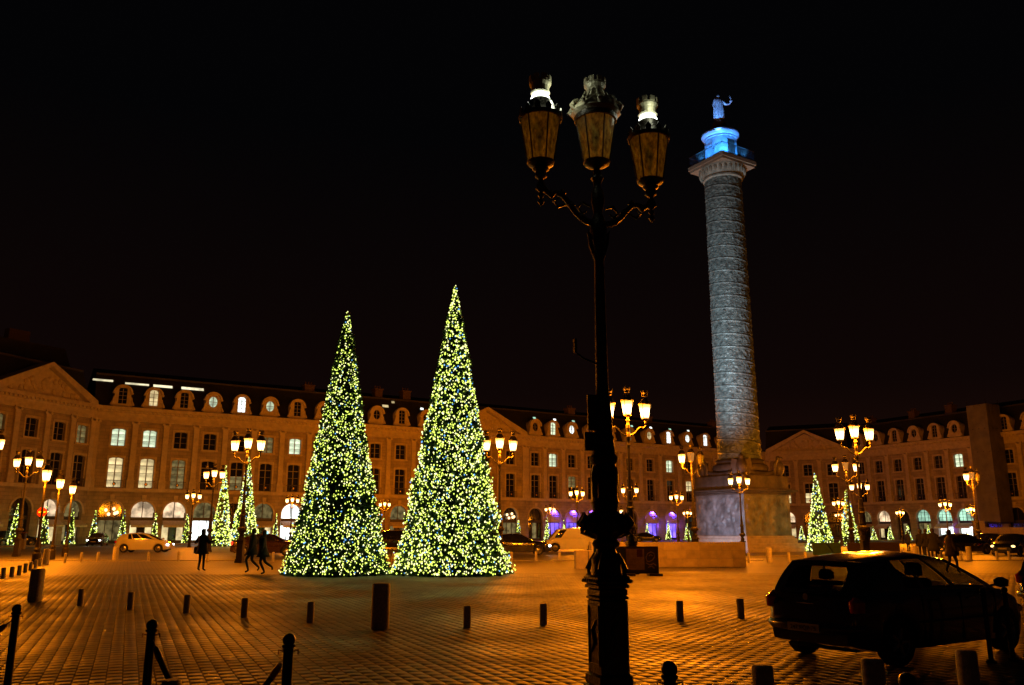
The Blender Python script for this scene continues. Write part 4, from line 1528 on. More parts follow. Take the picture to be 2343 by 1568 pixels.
# single-lantern posts at the left
proto = None
for px, v, Y, lab in ((108, 1074, 43.0, 'single-lantern post nearest the three-lantern lamp at the left'), (139, 1095, 50.0, 'middle of the three single-lantern posts on the left'),
                      (167, 1110, 56.0, 'single-lantern post furthest right of three on the left'), (1421, 1166, 96.0, 'low single lantern seen beside the foreground lamp shaft')):
    p = at(px, v, Y)
    if proto is None:
        proto = bpy.data.objects.new('lantern_post', None)
        COL.objects.link(proto)
        b = MB()
        b.lathe([(.2, 0), (.2, .5), (.14, .6), (.16, .7), (.09, .8), (.07, 1.2), (.05, 3.6), (.07, 3.7), (.03, 3.85)], 10)
        b.build('post', IRON_FAR, proto)
        l = link('lantern', MESHC['lff'], proto, (0, 0, 4.0))
        link('pane', MESHC[('pf', LAMPGLASS.name)], l)
        link('crown', MESHC['crf'], l)
        c = proto
    else:
        c = copy_tree(proto)
    c.location = (p.x, p.y, 0)
    c.scale = (p.z / 4.6,) * 3
    tag(c, lab, 'lamp post', 'single lantern posts')
    point_light('lamp_light', (p.x, p.y - .3, p.z - .75), SODIUM, LAMP_W * .2, .2)

# ------------------------------------------------------------------ decorated fir trees
BULB_A = emit('fairy_light_yellow', (0.80, 1.0, 0.13), 2.0)
BULB_B = emit('fairy_light_white', (1.0, 1.0, 0.42), 2.3)
BULB_C = emit('fairy_light_blue', (0.15, 0.45, 1.0), 1.5)


def fir_tree(loc, H, R, nb, label, seed, group=None, br=0.034, bright=1.0, name='christmas_tree', nf=None):
    rg = random.Random(seed)
    t = thing(name, label, 'christmas tree', loc, rg.uniform(0, 6), group)
    b = MB(); b.lathe([(R * .09, 0), (R * .07, H * .5), (.02, H * .97)], 8); b.build('trunk', TRUNK, t)

    def rad(z, a):
        u = min(.999, max(0, z / H))
        base = R * (1 - u) ** 1.02 * (1 + 0.12 * max(0, 1 - u * 9))
        return base * (1 + 0.13 * noise.noise(Vector((math.cos(a) * 1.6 + seed, math.sin(a) * 1.6, z * 1.0))) + .08 * noise.noise(Vector((math.cos(a) * 5, math.sin(a) * 5 + seed, z * 3.2)))) + 0.03
    # branches: many small sprays of needles pointing out and slightly up
    nf = nf or int(nb * 3.2)
    vs, fs = [], []
    for k in range(nf):
        u = 1 - math.sqrt(rg.random())
        z = max(.04, min(H * .985, H * u + rg.uniform(-.1, .1)))
        a = rg.uniform(0, 2 * PI)
        r = rad(z, a) * rg.uniform(.72, 1.0)
        ln = rg.uniform(.10, .26) * min(1.0, R * .8) * (1 if z < H * .9 else .5)
        c = Vector((r * math.cos(a), r * math.sin(a), z))
        out = Vector((math.cos(a), math.sin(a), rg.uniform(-.35, .55))).normalized()
        side = out.cross(Vector((rg.uniform(-1, 1), rg.uniform(-1, 1), rg.uniform(.2, 1)))).normalized()
        o = len(vs)
        vs += [c - out * ln * .7 - side * ln * .12, c - side * ln * .4, c + out * ln * .6, c + side * ln * .4, c - out * ln * .7 + side * ln * .12]
        fs += [(o, o + 1, o + 2), (o, o + 2, o + 4), (o + 4, o + 2, o + 3)]
    b = MB(); b.add(vs, fs)
    # dense inner mass
    prof = [(R * (1 - u) ** 1.02 * .80, max(.05, H * u)) for u in (0, .05, .12, .25, .4, .55, .7, .85, .95, .985)]
    b.lathe(prof, 16)
    f = b.build('foliage', NEEDLE, t)
    f['kind'] = 'stuff'
    vs, fs, ms = [], [], []
    octv = [(1, 0, 0), (-1, 0, 0), (0, 1, 0), (0, -1, 0), (0, 0, 1), (0, 0, -1)]
    octf = [(0, 2, 4), (2, 1, 4), (1, 3, 4), (3, 0, 4), (2, 0, 5), (1, 2, 5), (3, 1, 5), (0, 3, 5)]
    n = 0
    tries = 0
    while n < nb and tries < nb * 6:
        tries += 1
        u = 1 - math.sqrt(rg.random() * .995)
        z = H * u + .05
        a = rg.uniform(0, 2 * PI)
        # patchy wiring: some zones hold fewer lights
        if noise.noise(Vector((math.cos(a) * 1.8 + seed * 3, math.sin(a) * 1.8, z * .9))) < rg.uniform(-1.1, -.05):
            continue
        r = rad(z, a) * rg.uniform(.88, 1.09)
        s = br * rg.choice((.7, .85, 1, 1, 1.15, 1.4))
        o = len(vs)
        vs += [(r * math.cos(a) + x * s, r * math.sin(a) + y * s, z + zz * s) for x, y, zz in octv]
        fs += [tuple(i + o for i in q) for q in octf]
        ms += [rg.choice((0, 0, 0, 0, 0, 1, 1, 1, 2))] * 8 if rg.random() < .55 else [rg.choice((0, 0, 1))] * 8
        n += 1
    b = MB(); b.v, b.f, b.m = vs, fs, ms
    f = b.build('fairy_light', [BULB_A, BULB_B, BULB_C], t)
    f['kind'] = 'stuff'
    return t


def tree_at(px, vb, va, wpx, nb, label, seed, group, **kw):
    g = ground(px, vb)
    Y = g.y
    R = wpx / 2 / FPX * Y
    g = Vector((g.x / g.y * (Y + R), Y + R, 0))
    a = at(px, va, g.y)
    return fir_tree(g, a.z, R * .93, nb, label, seed, group, **kw)


tree_at(768, 1321, 708, 237, 6300, 'big lit fir, the shorter left one of the two in the middle of the square', 11, 'the two big lit firs', br=.028)
tree_at(1031, 1321, 651, 266, 8600, 'biggest lit fir, the taller right one of the two in the middle of the square', 23, 'the two big lit firs', br=.034)
G2 = 'mid-sized lit firs round the square'
tree_at(503, 1251, 1064, 48, 800, 'narrow lit fir, left one of the pair behind the walking couple', 31, G2, br=.07)
tree_at(556, 1250, 1042, 66, 1100, 'wider lit fir, right one of the pair behind the walking couple', 32, G2, br=.07)
tree_at(1878, 1263, 1080, 62, 900, 'lit fir in front of the right pavilion, above the dark hatchback', 33, G2, br=.055)
tree_at(1946, 1250, 1116, 46, 620, 'lit fir behind the lamp poles on the right', 34, G2, br=.06)
# small firs standing at the arcade piers
smalls = [(41, 1236, 1150, 22, 'at the left edge beside the dark arch'), (108, 1243, 1157, 27, 'right of the no-entry sign'), (168, 1243, 1162, 22, 'third from the left along the left arcade'),
          (219, 1241, 1170, 20, 'left of the lantern-lit porch'), (285, 1240, 1165, 22, 'between the lantern porch and the first bright arch'), (358, 1238, 1170, 16, 'between the two bright arches'),
          (430, 1240, 1172, 18, 'behind the standing person'), (632, 1238, 1178, 16, 'between the mid-sized firs and the left big fir'), (1186, 1232, 1190, 15, 'left of the lit gateway behind the dark saloon'),
          (1251, 1234, 1183, 16, 'on the left violet arch'), (1290, 1222, 1190, 12, 'between the first and second violet arches'), (1340, 1222, 1192, 12, 'between the second and third violet arches'),
          (1480, 1236, 1196, 13, 'between the violet arches right of the foreground lamp'), (1528, 1238, 1194, 14, 'right of the last violet arch'), (1571, 1240, 1198, 15, 'left of the monument pedestal'),
          (1832, 1238, 1202, 14, 'just right of the monument pedestal'), (1997, 1240, 1207, 14, 'left of the lit arch of the right terrace'), (2034, 1240, 1203, 14, 'between two low arches of the right terrace'),
          (2075, 1244, 1200, 15, 'left of the blue-green arch'), (2122, 1240, 1204, 13, 'between the blue-green arch and the brightest shop window')]
for i, (px, vb, va, wp, d) in enumerate(smalls):
    r_ = ray(px, vb)
    # 3.2 m in front of the wall line that this sight line meets
    best = None
    for P, Q in ((A, B), (B, C), (C, D), (D, E)):
        dd = (Q - P).normalized(); nn = Vector((dd.y, -dd.x)); P2 = P + nn * 3.0
        det = dd.y * r_[0] - dd.x * r_[1]
        tt = (P2.x * r_[1] - P2.y * r_[0]) / det
        kk = (P2.x + dd.x * tt) / r_[0] if abs(r_[0]) > .01 else (P2.y + dd.y * tt) / r_[1]
        if -3 <= tt <= (Q - P).length + 3 and kk > 0 and (best is None or kk < best):
            best = kk
    Y = min(best * r_[1], 150)
    top = at(px, va, Y)
    fir_tree((top.x, top.y, 0.13 if Y > 80 else 0), top.z, wp / 2 / FPX * Y * .92, 110, 'small lit fir ' + d, 50 + i, 'small lit firs along the arcades', br=.068, nf=420)

# ------------------------------------------------------------------ bollards
def bollard_mesh(h, r, tall):
    b = MB()
    b.lathe([(r * 1.0, 0), (r, h - .03), (r * .93, h - .008), (r * .8, h)], 20)
    return b.mesh('bollard', BOLL, True)


def add_bollards(lst, h, r, label_fn, group, name='bollard', cat='bollard'):
    me = None
    for i, (px, v) in enumerate(lst):
        g = ground(px, v)
        if me is None:
            me = bollard_mesh(h, r, h > .6)
        tag(link(name, me, None, g), label_fn(i), cat, group)


G = 'low stone bollards in the front row'
add_bollards([(183, 1386), (297, 1395), (426, 1403), (558, 1413), (709, 1424), (1068, 1436), (1243, 1430), (1556, 1421), (1695, 1415)], .36, .065,
             lambda i: 'low stone bollard, %s from the left in the front row' % ORD[i + 1], G)
add_bollards([(79, 1376), (869, 1439)], .74, .155, lambda i: ['wide tall stone bollard at the left edge of the front row', 'wide tall stone bollard below the gap of the two big firs'][i], 'wide stone bollards')
add_bollards([(6, 1323), (26, 1320), (43, 1316), (57, 1310), (69, 1305), (81, 1300), (91, 1295)], .36, .075,
             lambda i: 'low bollard, %s from the left edge in the slanting row by the road' % ORD[i + 1], 'bollards in the slanting row')
add_bollards([(104, 1292), (263, 1283), (545, 1284), (1760, 1287), (2096, 1280), (2218, 1282)], .76, .15,
             lambda i: ['wide bollard ending the slanting row at the left', 'wide bollard in front of the white hatchback', 'wide bollard behind the walking couple', 'wide bollard in front of the monument steps',
                        'wide bollard left of the group of people on the right', 'wide bollard below the red tail light on the right'][i], 'wide stone bollards')
add_bollards([(148, 1288), (185, 1286), (223, 1285), (339, 1284), (407, 1284), (474, 1284), (553, 1285), (624, 1285), (900, 1284), (1170, 1285), (1226, 1284), (1280, 1283)], .5, .07,
             lambda i: 'slim low bollard, %s from the left along the kerb of the road' % ORD[i + 1], 'slim bollards along the kerb')
add_bollards([(1713, 1288), (1805, 1286), (1843, 1285), (2064, 1279), (2154, 1281), (2199, 1281), (2281, 1282), (2309, 1282)], .5, .07,
             lambda i: 'slim low bollard, %s from the left in the far row right of the stone barrier' % ORD[i + 1], 'slim bollards right of the barrier')
# foreground ones near the kerb at the right, and one at the bottom left
for px, vt, h, r, lab in ((1743, 1521, .55, .085, 'stone bollard in the near right foreground, left of the dark hatchback'), (1994, 1506, .62, .085, 'stone bollard in front of the rear wheel of the dark hatchback'),
                          (2208, 1487, .62, .085, 'dim stone bollard before the front door of the dark hatchback'), (393, 1555, .5, .075, 'low bollard cut by the bottom edge beside the middle rope post')):
    r_ = ray(px, vt); k = (h - EYE) / r_[2]
    o = link('bollard', bollard_mesh(h, r, False), None, (r_[0] * k, r_[1] * k, 0))
    tag(o, lab, 'bollard', 'stone bollards in the foreground')
# bar joining the far bollards in front of the column
mb = MB()
p, q = ground(1713, 1288), ground(1843, 1285)
mb.tube([(p.x, p.y, .3), (q.x, q.y, .3)], .03, 6)
tag(mb.build('rail', KERB), 'thin rail joining the far bollards in front of the monument', 'rail')

# ------------------------------------------------------------------ rope posts
def rope_post(loc, label, h=.88, thin=False):
    t = thing('rope_post', label, 'post', loc, 0, 'ball-topped rope posts')
    b = MB()
    r = .036 if not thin else .03
    b.lathe([(r * 2.2, 0), (r * 2.2, .02), (r, .04), (r, h - .1), (r * 1.35, h - .09), (r * 1.35, h - .075), (r * .6, h - .06)], 16)
    b.build('shaft', STEEL, t, True)
    b = MB()
    n = 10
    R = r * 1.3
    b.lathe([(max(.002, R * math.sin(PI * k / n)), h - R * math.cos(PI * k / n) * 1.0 - R * .0) for k in range(n + 1)], 18, (0, 0, -R * .9))
    b.build('ball', STEEL, t, True)
    b = MB()
    for s in (-1, 1):
        b.tube([(s * r, 0, h - .12), (s * (r + .035), 0, h - .11), (s * (r + .035), 0, h - .14)], .007, 5)
    b.build('hook', BRASS, t)
    return t


STEEL = mat('dark_steel', (0.03, 0.028, 0.027), 0.28, 0.85, var=0.3, scale=10)
BRASS = mat('worn_brass', (0.35, 0.22, 0.08), 0.3, 0.9)
ROPE = mat('black_velvet_rope', (0.008, 0.008, 0.009), 0.95)
posts = []
for px, vt, h, lab in ((40, 1383, .88, 'ball-topped rope post at the far left of the foreground'), (349, 1418, .88, 'ball-topped rope post in the middle of the bottom left, rope on its right'),
                       (662, 1450, .88, 'ball-topped rope post left of the foreground lamp'), (1530, 1513, .88, 'ball top of a rope post right of the lamp at the bottom edge'),
                       (2074, 1540, .88, 'ball top just showing at the bottom edge below the dark hatchback')):
    r_ = ray(px, vt); k = (h - EYE) / r_[2]
    posts.append(Vector((r_[0] * k, r_[1] * k, 0)))
    rope_post(posts[-1], lab, h)
for px, vt, lab in ((2247, 1345, 'thin ball-topped post before the bonnet, left of two'), (2296, 1343, 'thin ball-topped post before the bonnet, right of two')):
    r_ = ray(px, vt); k = (.9 - EYE) / r_[2]
    rope_post((r_[0] * k, r_[1] * k, 0), lab, .9, True)


def rope(a, b, sag, label):
    a = a + Vector((0, 0, .76)); b = b + Vector((0, 0, .76))
    pts = [a.lerp(b, k / 22) - Vector((0, 0, sag * 4 * (k / 22) * (1 - k / 22))) for k in range(23)]
    t = thing('barrier_rope', label, 'rope', (0, 0, 0), 0, 'black ropes between the posts')
    m = MB(); m.tube(pts[2:-2], .022, 10); m.build('cord', ROPE, t, True)
    for e2 in (pts[:3], pts[-3:]):
        m = MB(); m.tube([e2[0], e2[1]], .007, 6)
        m.tube([e2[1], e2[1].lerp(e2[2], .5), e2[2]], [.02, .027, .027], 10) if e2 is not None and e2[0] == pts[0] else m.tube([e2[0], e2[0].lerp(e2[1], .5), e2[1]], [.027, .027, .02], 10)
        m.build('end_cap', BRASS, t, True)


rope(posts[0], posts[0] + Vector((-1.35, -1.1, 0)), .42, 'black rope hanging down to the left from the far left post')
rope(posts[1], posts[2], .55, 'black rope sagging between the middle and right rope posts')

# ------------------------------------------------------------------ barrier and poster board
pA, pB = ground(1506, 1299), ground(1708, 1298)
BLK = [mat('barrier_block_%d' % k, (0.38 * s, 0.31 * s, 0.22 * s), .8, var=.2, scale=3, bump=.3) for k, s in enumerate((1, .9, 1.08))]
d = (pB - pA).normalized()
left = pB - d * 7.0
t = thing('stone_barrier', 'long low barrier of pale stone blocks in front of the monument', 'barrier', (left.x, left.y, 0), math.atan2(d.y, d.x))
rg = random.Random(4)
for j in range(3):
    x = 0
    L_ = 7.0
    while x < L_ - .05:
        wdt = min(rg.uniform(.55, 1.15), L_ - x)
        if L_ - x - wdt < .3: wdt = L_ - x
        b = MB(); b.cbox(x + .005, x + wdt - .005, rg.uniform(0, .012), .9, .03 + j * .365, .03 + j * .365 + .355, .012)
        b.build('block', BLK[rg.randrange(3)], t)
        x += wdt
b = MB(); b.box(.02, 6.98, .03, .85, 0, 1.1); b.build('core', GRANITE, t)
# side wing towards the left, seen beyond the lamp
wl = ground(1347, 1302)
t = thing('stone_barrier', 'short stepped end of the pale stone barrier left of the foreground lamp', 'barrier', (wl.x, wl.y, 0), math.radians(2))
for j, (x0, x1) in enumerate(((0, 1.25), (0.0, 1.25), (.12, 1.25))):
    b = MB(); b.cbox(x0, x0 + .58, 0, .9, .03 + j * .38, .4 + j * .38, .012); b.build('block', BLK[j], t)
    b = MB(); b.cbox(x0 + .6, x1, 0.01, .9, .03 + j * .38, .4 + j * .38, .012); b.build('block', BLK[(j + 1) % 3], t)
b = MB(); b.cbox(-.55, -.01, .1, .9, 0.0, .78, .012); b.build('block', BLK[1], t)
# poster board
p0, p1 = ground(1358, 1317), ground(1509, 1318)
Yb = (p0.y + p1.y) / 2
x0, x1 = p0.x, p1.x
t = thing('poster_board', 'low board with green left end and cream-brown poster, half behind the foreground lamp', 'sign', (x0, Yb, 0), 0)
Wd = x1 - x0
hb = at(1509, 1251, Yb).z
b = MB(); b.box(0, Wd, .0, .05, .1, hb); b.build('panel', mat('board_brown', (0.05, 0.03, 0.018), .6), t)
b = MB()
for (a0, a1, z0, z1) in ((0, Wd, hb - .03, hb + .01), (0, .03, .1, hb), (Wd - .03, Wd, .1, hb), (0, Wd, .08, .12)):
    b.box(a0, a1, -.02, .06, z0, z1)
b.build('frame', IRON, t)
u = Wd / 151.0


def pl(x0p, x1p, z0f, z1f, m, name, y=-.004):
    b = MB(); b.box((x0p - 1358) * u, (x1p - 1358) * u, y, 0, .12 + (hb - .15) * z0f, .12 + (hb - .15) * z1f); return b.build(name, m, t)


pl(1359, 1376, 0, .97, mat('poster_green', (0.02, 0.16, 0.03), .5), 'green_sheet')
pl(1376, 1420, 0, .97, mat('poster_darkgreen', (0.03, 0.06, 0.03), .5), 'green_sheet')
pl(1420, 1432, 0, .95, mat('poster_blue', (0.015, 0.03, 0.09), .5), 'blue_strip')
pl(1434, 1476, .1, .95, mat('poster_cream', (0.30, 0.20, 0.10), .6), 'cream_sheet')
pl(1459, 1472, .62, .93, mat('poster_maroon', (0.10, 0.015, 0.015), .6), 'poster_figure', -.008)
POP = mat('poster_pale_line', (0.34, 0.24, 0.12), .6)
b = MB()
def squig(pts, w_=.022):
    b.tube([((x - 1358) * u, -.012, .12 + (hb - .15) * z) for x, z in pts], w_, 5)
squig([(1482, .45), (1480, .6), (1484, .76), (1492, .82), (1499, .76), (1500, .62), (1495, .5), (1488, .44), (1482, .45)])
squig([(1487, .66), (1491, .72), (1495, .66)]) ; squig([(1480, .38), (1488, .30), (1497, .36), (1503, .28)]); squig([(1484, .2), (1492, .26), (1499, .16)])
squig([(1400, .52), (1408, .6), (1416, .66)], .02); squig([(1404, .35), (1410, .48), (1415, .6)], .02)
b.build('poster_lettering', POP, t)['kind'] = 'stuff'
b = MB()
for z in (.2, .26, .32, .38, .44, .5):
    b.box((1438 - 1358) * u, (1456 - 1358) * u, -.007, -.004, .12 + (hb - .15) * z, .12 + (hb - .15) * (z + .012))
b.build('poster_text', mat('poster_ink', (0.12, 0.07, 0.03), .6), t)
for x in (.15, Wd / 2, Wd - .2):
    b = MB(); b.box(x - .2, x + .28, -.35, .4, 0, .09); b.build('foot', IRON, t)
# low dark green and brown boards behind the hatchback
for px0, px1, lab, m in ((1860, 1925, 'low green board behind the roof of the dark hatchback', mat('board_green', (0.03, 0.09, 0.03), .6)), (1940, 2060, 'low dark brown board behind the dark hatchback', MATS['board_brown'])):
    a_, b_ = ground(px0, 1272), ground(px1, 1272)
    t = thing('low_board', lab, 'board', (a_.x, a_.y, 0), 0)
    b = MB(); b.box(0, b_.x - a_.x, 0, .06, .06, at(px0, 1242, a_.y).z); b.build('panel', m, t)
    for x in (.2, b_.x - a_.x - .2):
        b = MB(); b.box(x - .05, x + .05, -.3, .35, 0, .06); b.build('foot', IRON, t)

# ------------------------------------------------------------------ vehicles
def lerp_tab(tab, x):
    if x <= tab[0][0]: return tab[0][1]
    for (x0, y0), (x1, y1) in zip(tab, tab[1:]):
        if x <= x1:
            u = (x - x0) / (x1 - x0)
            u = u * u * (3 - 2 * u) * .5 + u * .5
            return y0 + (y1 - y0) * u
    return tab[-1][1]


CAR_GLASS, _t, _p = nodes_of('car_glass')
_p.inputs['Base Color'].default_value = (0.01, 0.01, 0.01, 1)
_p.inputs['Roughness'].default_value = 0.04
_tp = _t.nodes.new('ShaderNodeBsdfTransparent'); _tp.inputs[0].default_value = (0.34, 0.37, 0.35, 1)
_mx = _t.nodes.new('ShaderNodeMixShader'); _mx.inputs[0].default_value = .82
_t.links.new(_p.outputs[0], _mx.inputs[1]); _t.links.new(_tp.outputs[0], _mx.inputs[2]); _t.links.new(_mx.outputs[0], _t.nodes['Material Output'].inputs[0])


def paint(name, col, rough=.25):
    return mat(name, col, rough, 0.0, var=.06, scale=2, coat=1.0)


SPECS = {
    'hatch': dict(L=4.2, W=1.74, H=1.50, wb=(-1.30, 1.30), wr=.315,
                  deck=[(-2.1, .62), (-2.06, .86), (-1.95, .97), (-1.6, 1.0), (.9, .98), (1.3, .92), (1.75, .80), (2.0, .66), (2.1, .50)],
                  halfw=[(-2.1, .62), (-2.0, .76), (-1.7, .84), (-.5, .87), (1.2, .86), (1.7, .81), (2.0, .68), (2.1, .5)],
                  gb=(-1.97, 1.38), gr=(-1.62, .22), roofz=[(-1.62, 1.42), (-1.0, 1.48), (-.4, 1.51), (.22, 1.44)],
                  wins=[(.28, .38), (.41, .60), (.64, .88)], rear=(.15, .85, .12, .82), front=(.1, .9, .08, .92), hwr=.60),
    'saloon': dict(L=4.7, W=1.80, H=1.46, wb=(-1.40, 1.42), wr=.325,
                   deck=[(-2.35, .60), (-2.3, .92), (-2.15, 1.0), (-1.5, 1.02), (.9, .96), (1.4, .92), (2.0, .82), (2.25, .7), (2.35, .55)],
                   halfw=[(-2.35, .62), (-2.2, .80), (-1.7, .88), (-.5, .90), (1.2, .89), (1.9, .84), (2.2, .7), (2.35, .52)],
                   gb=(-1.75, 1.12), gr=(-1.05, .30), roofz=[(-1.05, 1.41), (-.5, 1.46), (.0, 1.46), (.30, 1.42)],
                   wins=[(.17, .28), (.31, .58), (.61, .92)], rear=(.1, .9, .1, .9), front=(.1, .9, .08, .92), hwr=.60),
    'suv': dict(L=4.6, W=1.86, H=1.72, wb=(-1.38, 1.38), wr=.36,
                deck=[(-2.3, .7), (-2.27, 1.0), (-2.2, 1.08), (-1.5, 1.1), (.9, 1.07), (1.4, 1.02), (2.0, .94), (2.22, .8), (2.3, .6)],
                halfw=[(-2.3, .72), (-2.2, .84), (-1.7, .91), (-.5, .93), (1.2, .92), (1.9, .86), (2.2, .74), (2.3, .56)],
                gb=(-2.2, 1.2), gr=(-2.0, .45), roofz=[(-2.0, 1.66), (-1.2, 1.72), (-.2, 1.72), (.45, 1.66)],
                wins=[(.05, .22), (.25, .52), (.55, .9)], rear=(.1, .9, .1, .9), front=(.1, .9, .08, .92), hwr=.68),
    'van': dict(L=4.9, W=1.95, H=2.05, wb=(-1.45, 1.55), wr=.34,
                deck=[(-2.45, .8), (-2.44, 1.05), (-1.5, 1.08), (1.4, 1.06), (1.75, 1.02), (2.2, .92), (2.38, .75), (2.45, .55)],
                halfw=[(-2.45, .93), (-2.3, .97), (-.5, .975), (1.4, .96), (2.0, .9), (2.3, .78), (2.45, .6)],
                gb=(-2.44, 2.0), gr=(-2.40, 1.3), roofz=[(-2.40, 1.83), (-1.2, 1.88), (.0, 1.88), (1.3, 1.80)],
                wins=[(.80, .94)], rear=(.6, .61, .6, .61), front=(.08, .92, .08, .92), hwr=.86),
}


def make_vehicle(name, kind, body, label, cat, loc, rz, detail=1, tail=None, head=None, taxi=False, group=None, plate=False, open_glass=True):
    s = SPECS[kind]
    t = thing(name, label, cat, loc, rz, group)
    L, hwT, deckT = s['L'], s['halfw'], s['deck']
    wr = s['wr']
    xs = set(np.linspace(-L / 2, L / 2, 34 if detail else 22).round(3).tolist())
    ar = wr + .055
    for wx in s['wb']:
        for k in range(13):
            xs.add(round(wx - ar * math.cos(PI * k / 12), 3))
    xs = sorted(xs)

    def sill(x):
        for wx in s['wb']:
            if abs(x - wx) < ar - 1e-4:
                return max(.20, wr + math.sqrt(ar * ar - (x - wx) ** 2) - .02)
        e_ = abs(x) - (L / 2 - .35)
        return .20 + max(0, e_) * .25
    rings = []
    for x in xs:
        hw = lerp_tab(hwT, x); z1 = lerp_tab(deckT, x); z0 = sill(x)
        z0 = min(z0, z1 - .12)
        mid = z0 + (z1 - z0) * .5
        fl = [(0, z0), (hw * .80, z0), (hw * .965, z0 + .015), (hw * .985, z0 + (z1 - z0) * .25), (hw, mid), (hw * .985, z1 - .13 if z1 - z0 > .35 else mid + .02), (hw * .955, z1 - .04), (hw * .90, z1), (hw * .6, z1 + .02), (0, z1 + .035)]
        rings.append([(x, y, z) for y, z in fl])
    n = len(rings[0])
    b = MB()
    for sgn in (1, -1):
        vs = [(x, y * sgn, z) for r in rings for x, y, z in r]
        fs = []
        for i in range(len(rings) - 1):
            for k in range(n - 1):
                q = (i * n + k, (i + 1) * n + k, (i + 1) * n + k + 1, i * n + k + 1)
                fs.append(q if sgn < 0 else tuple(reversed(q)))
        fs.append(tuple(range(n)) if sgn < 0 else tuple(reversed(range(n))))
        fs.append(tuple(reversed([(len(rings) - 1) * n + k for k in range(n)])) if sgn < 0 else tuple((len(rings) - 1) * n + k for k in range(n)))
        b.add(vs, fs)
    # greenhouse
    gb, gr = s['gb'], s['gr']
    glassB = {'side': [], 'rear': MB(), 'front': MB()}
    ns, nh = 40, 6

    def side_pt(u, h, sg):
        xb = gb[0] + (gb[1] - gb[0]) * u
        xr = gr[0] + (gr[1] - gr[0]) * u
        hb_ = lerp_tab(hwT, xb) * .93 * (1 - .10 * max(0, (u - .86) / .14) - .06 * max(0, (.1 - u) / .1))
        zb = lerp_tab(deckT, xb) - .01
        zr = lerp_tab(s['roofz'], xr) - .05
        hh = h
        bow = .035 * math.sin(PI * h)
        return (xb + (xr - xb) * hh, sg * (hb_ + (s['hwr'] - hb_) * hh + bow), zb + (zr - zb) * hh)
    wins = [MB() for _ in s['wins']]
    us = sorted(set([0, 1] + [k / ns for k in range(ns + 1)] + [x for w2 in s['wins'] for x in w2]))
    hs = [0, .06, .2, .35, .5, .65, .8, .92, 1]
    for sg in (1, -1):
        for wi, w2 in enumerate(s['wins']):
            wb_ = MB()
            glassB['side'].append(wb_)
            w_us = [u_ for u_ in us if w2[0] <= u_ <= w2[1]]
            vs, fs = [], []
            for h in hs[1:-1]:
                for u_ in w_us:
                    x, y, z = side_pt(u_, h, sg)
                    vs.append((x, y - sg * .008, z))
            m_ = len(w_us)
            for j in range(len(hs) - 3):
                for i in range(m_ - 1):
                    q = (j * m_ + i, j * m_ + i + 1, (j + 1) * m_ + i + 1, (j + 1) * m_ + i)
                    fs.append(q)
            wb_.add(vs, fs)
        vs = [side_pt(u_, h, sg) for h in hs for u_ in us]
        m_ = len(us)
        fs = []
        for j in range(len(hs) - 1):
            for i in range(m_ - 1):
                uc = (us[i] + us[i + 1]) / 2
                hc = (hs[j] + hs[j + 1]) / 2
                if .06 < hc < .92 and any(w2[0] < uc < w2[1] for w2 in s['wins']):
                    continue
                q = (j * m_ + i, j * m_ + i + 1, (j + 1) * m_ + i + 1, (j + 1) * m_ + i)
                fs.append(q)
        b.add(vs, fs)
    for end, key in ((0, 'rear'), (1, 'front')):
        a0, a1, h0, h1 = s[key]
        ww = sorted(set([0, a0, a1, 1] + [k / 12 for k in range(13)]))
        hh = sorted(set([0, h0, h1, 1] + [k / 6 for k in range(7)]))

        def end_pt(wq, h):
            pL = side_pt(end, h, 1); pR = side_pt(end, h, -1)
            bulge = .10 * math.sin(PI * wq) * (1 if end else -1)
            return (pL[0] + (pR[0] - pL[0]) * wq + bulge, pL[1] + (pR[1] - pL[1]) * wq, pL[2] + (pR[2] - pL[2]) * wq + .02 * math.sin(PI * wq) * h)
        vs = [end_pt(wq, h) for h in hh for wq in ww]
        m_ = len(ww)
        fb, fg = [], []
        for j in range(len(hh) - 1):
            for i in range(m_ - 1):
                q = (j * m_ + i, j * m_ + i + 1, (j + 1) * m_ + i + 1, (j + 1) * m_ + i)
                if a0 < (ww[i] + ww[i + 1]) / 2 < a1 and h0 < (hh[j] + hh[j + 1]) / 2 < h1:
                    fg.append(q)
                else:
                    fb.append(q)
        b.add(vs, fb)
        glassB[key].add([(x - (.008 if end else -.008), y, z) for x, y, z in vs], fg)
    # roof skin
    rx = np.linspace(gr[0], gr[1], 14)
    vs, fs = [], []
    for i, x in enumerate(rx):
        u_ = i / 13
        for k in range(11):
            wq = k / 10
            pL = side_pt(u_, 1, 1); pR = side_pt(u_, 1, -1)
            bl = (-.10 * math.sin(PI * wq) if i == 0 else (.10 * math.sin(PI * wq) if i == 13 else 0))
            vs.append((pL[0] + bl, pL[1] + (pR[1] - pL[1]) * wq, pL[2] + .05 * math.sin(PI * wq) ** .6 + (0 if i in (0, 13) else 0) - (.03 * math.sin(PI * wq) ** .6 if i in (0, 13) else 0)))
    for i in range(13):
        for k in range(10):
            a = i * 11 + k
            fs.append((a, a + 1, a + 12, a + 11))
    b.add(vs, fs)
    b.build('body', body, t, True)
    gm = CAR_GLASS if open_glass else DGLASS
    for g in glassB['side']:
        g.build('side_window', gm, t, 'all')
    glassB['front'].build('windscreen', gm, t, 'all')
    if kind != 'van':
        glassB['rear'].build('rear_window', gm, t, 'all')
    # underbody and wells
    u_ = MB(); hw = lerp_tab(hwT, 0) * .8
    u_.box(-L / 2 + .25, L / 2 - .25, -hw * .78, hw * .78, .19, .5)
    u_.build('underbody', RUBBER, t)
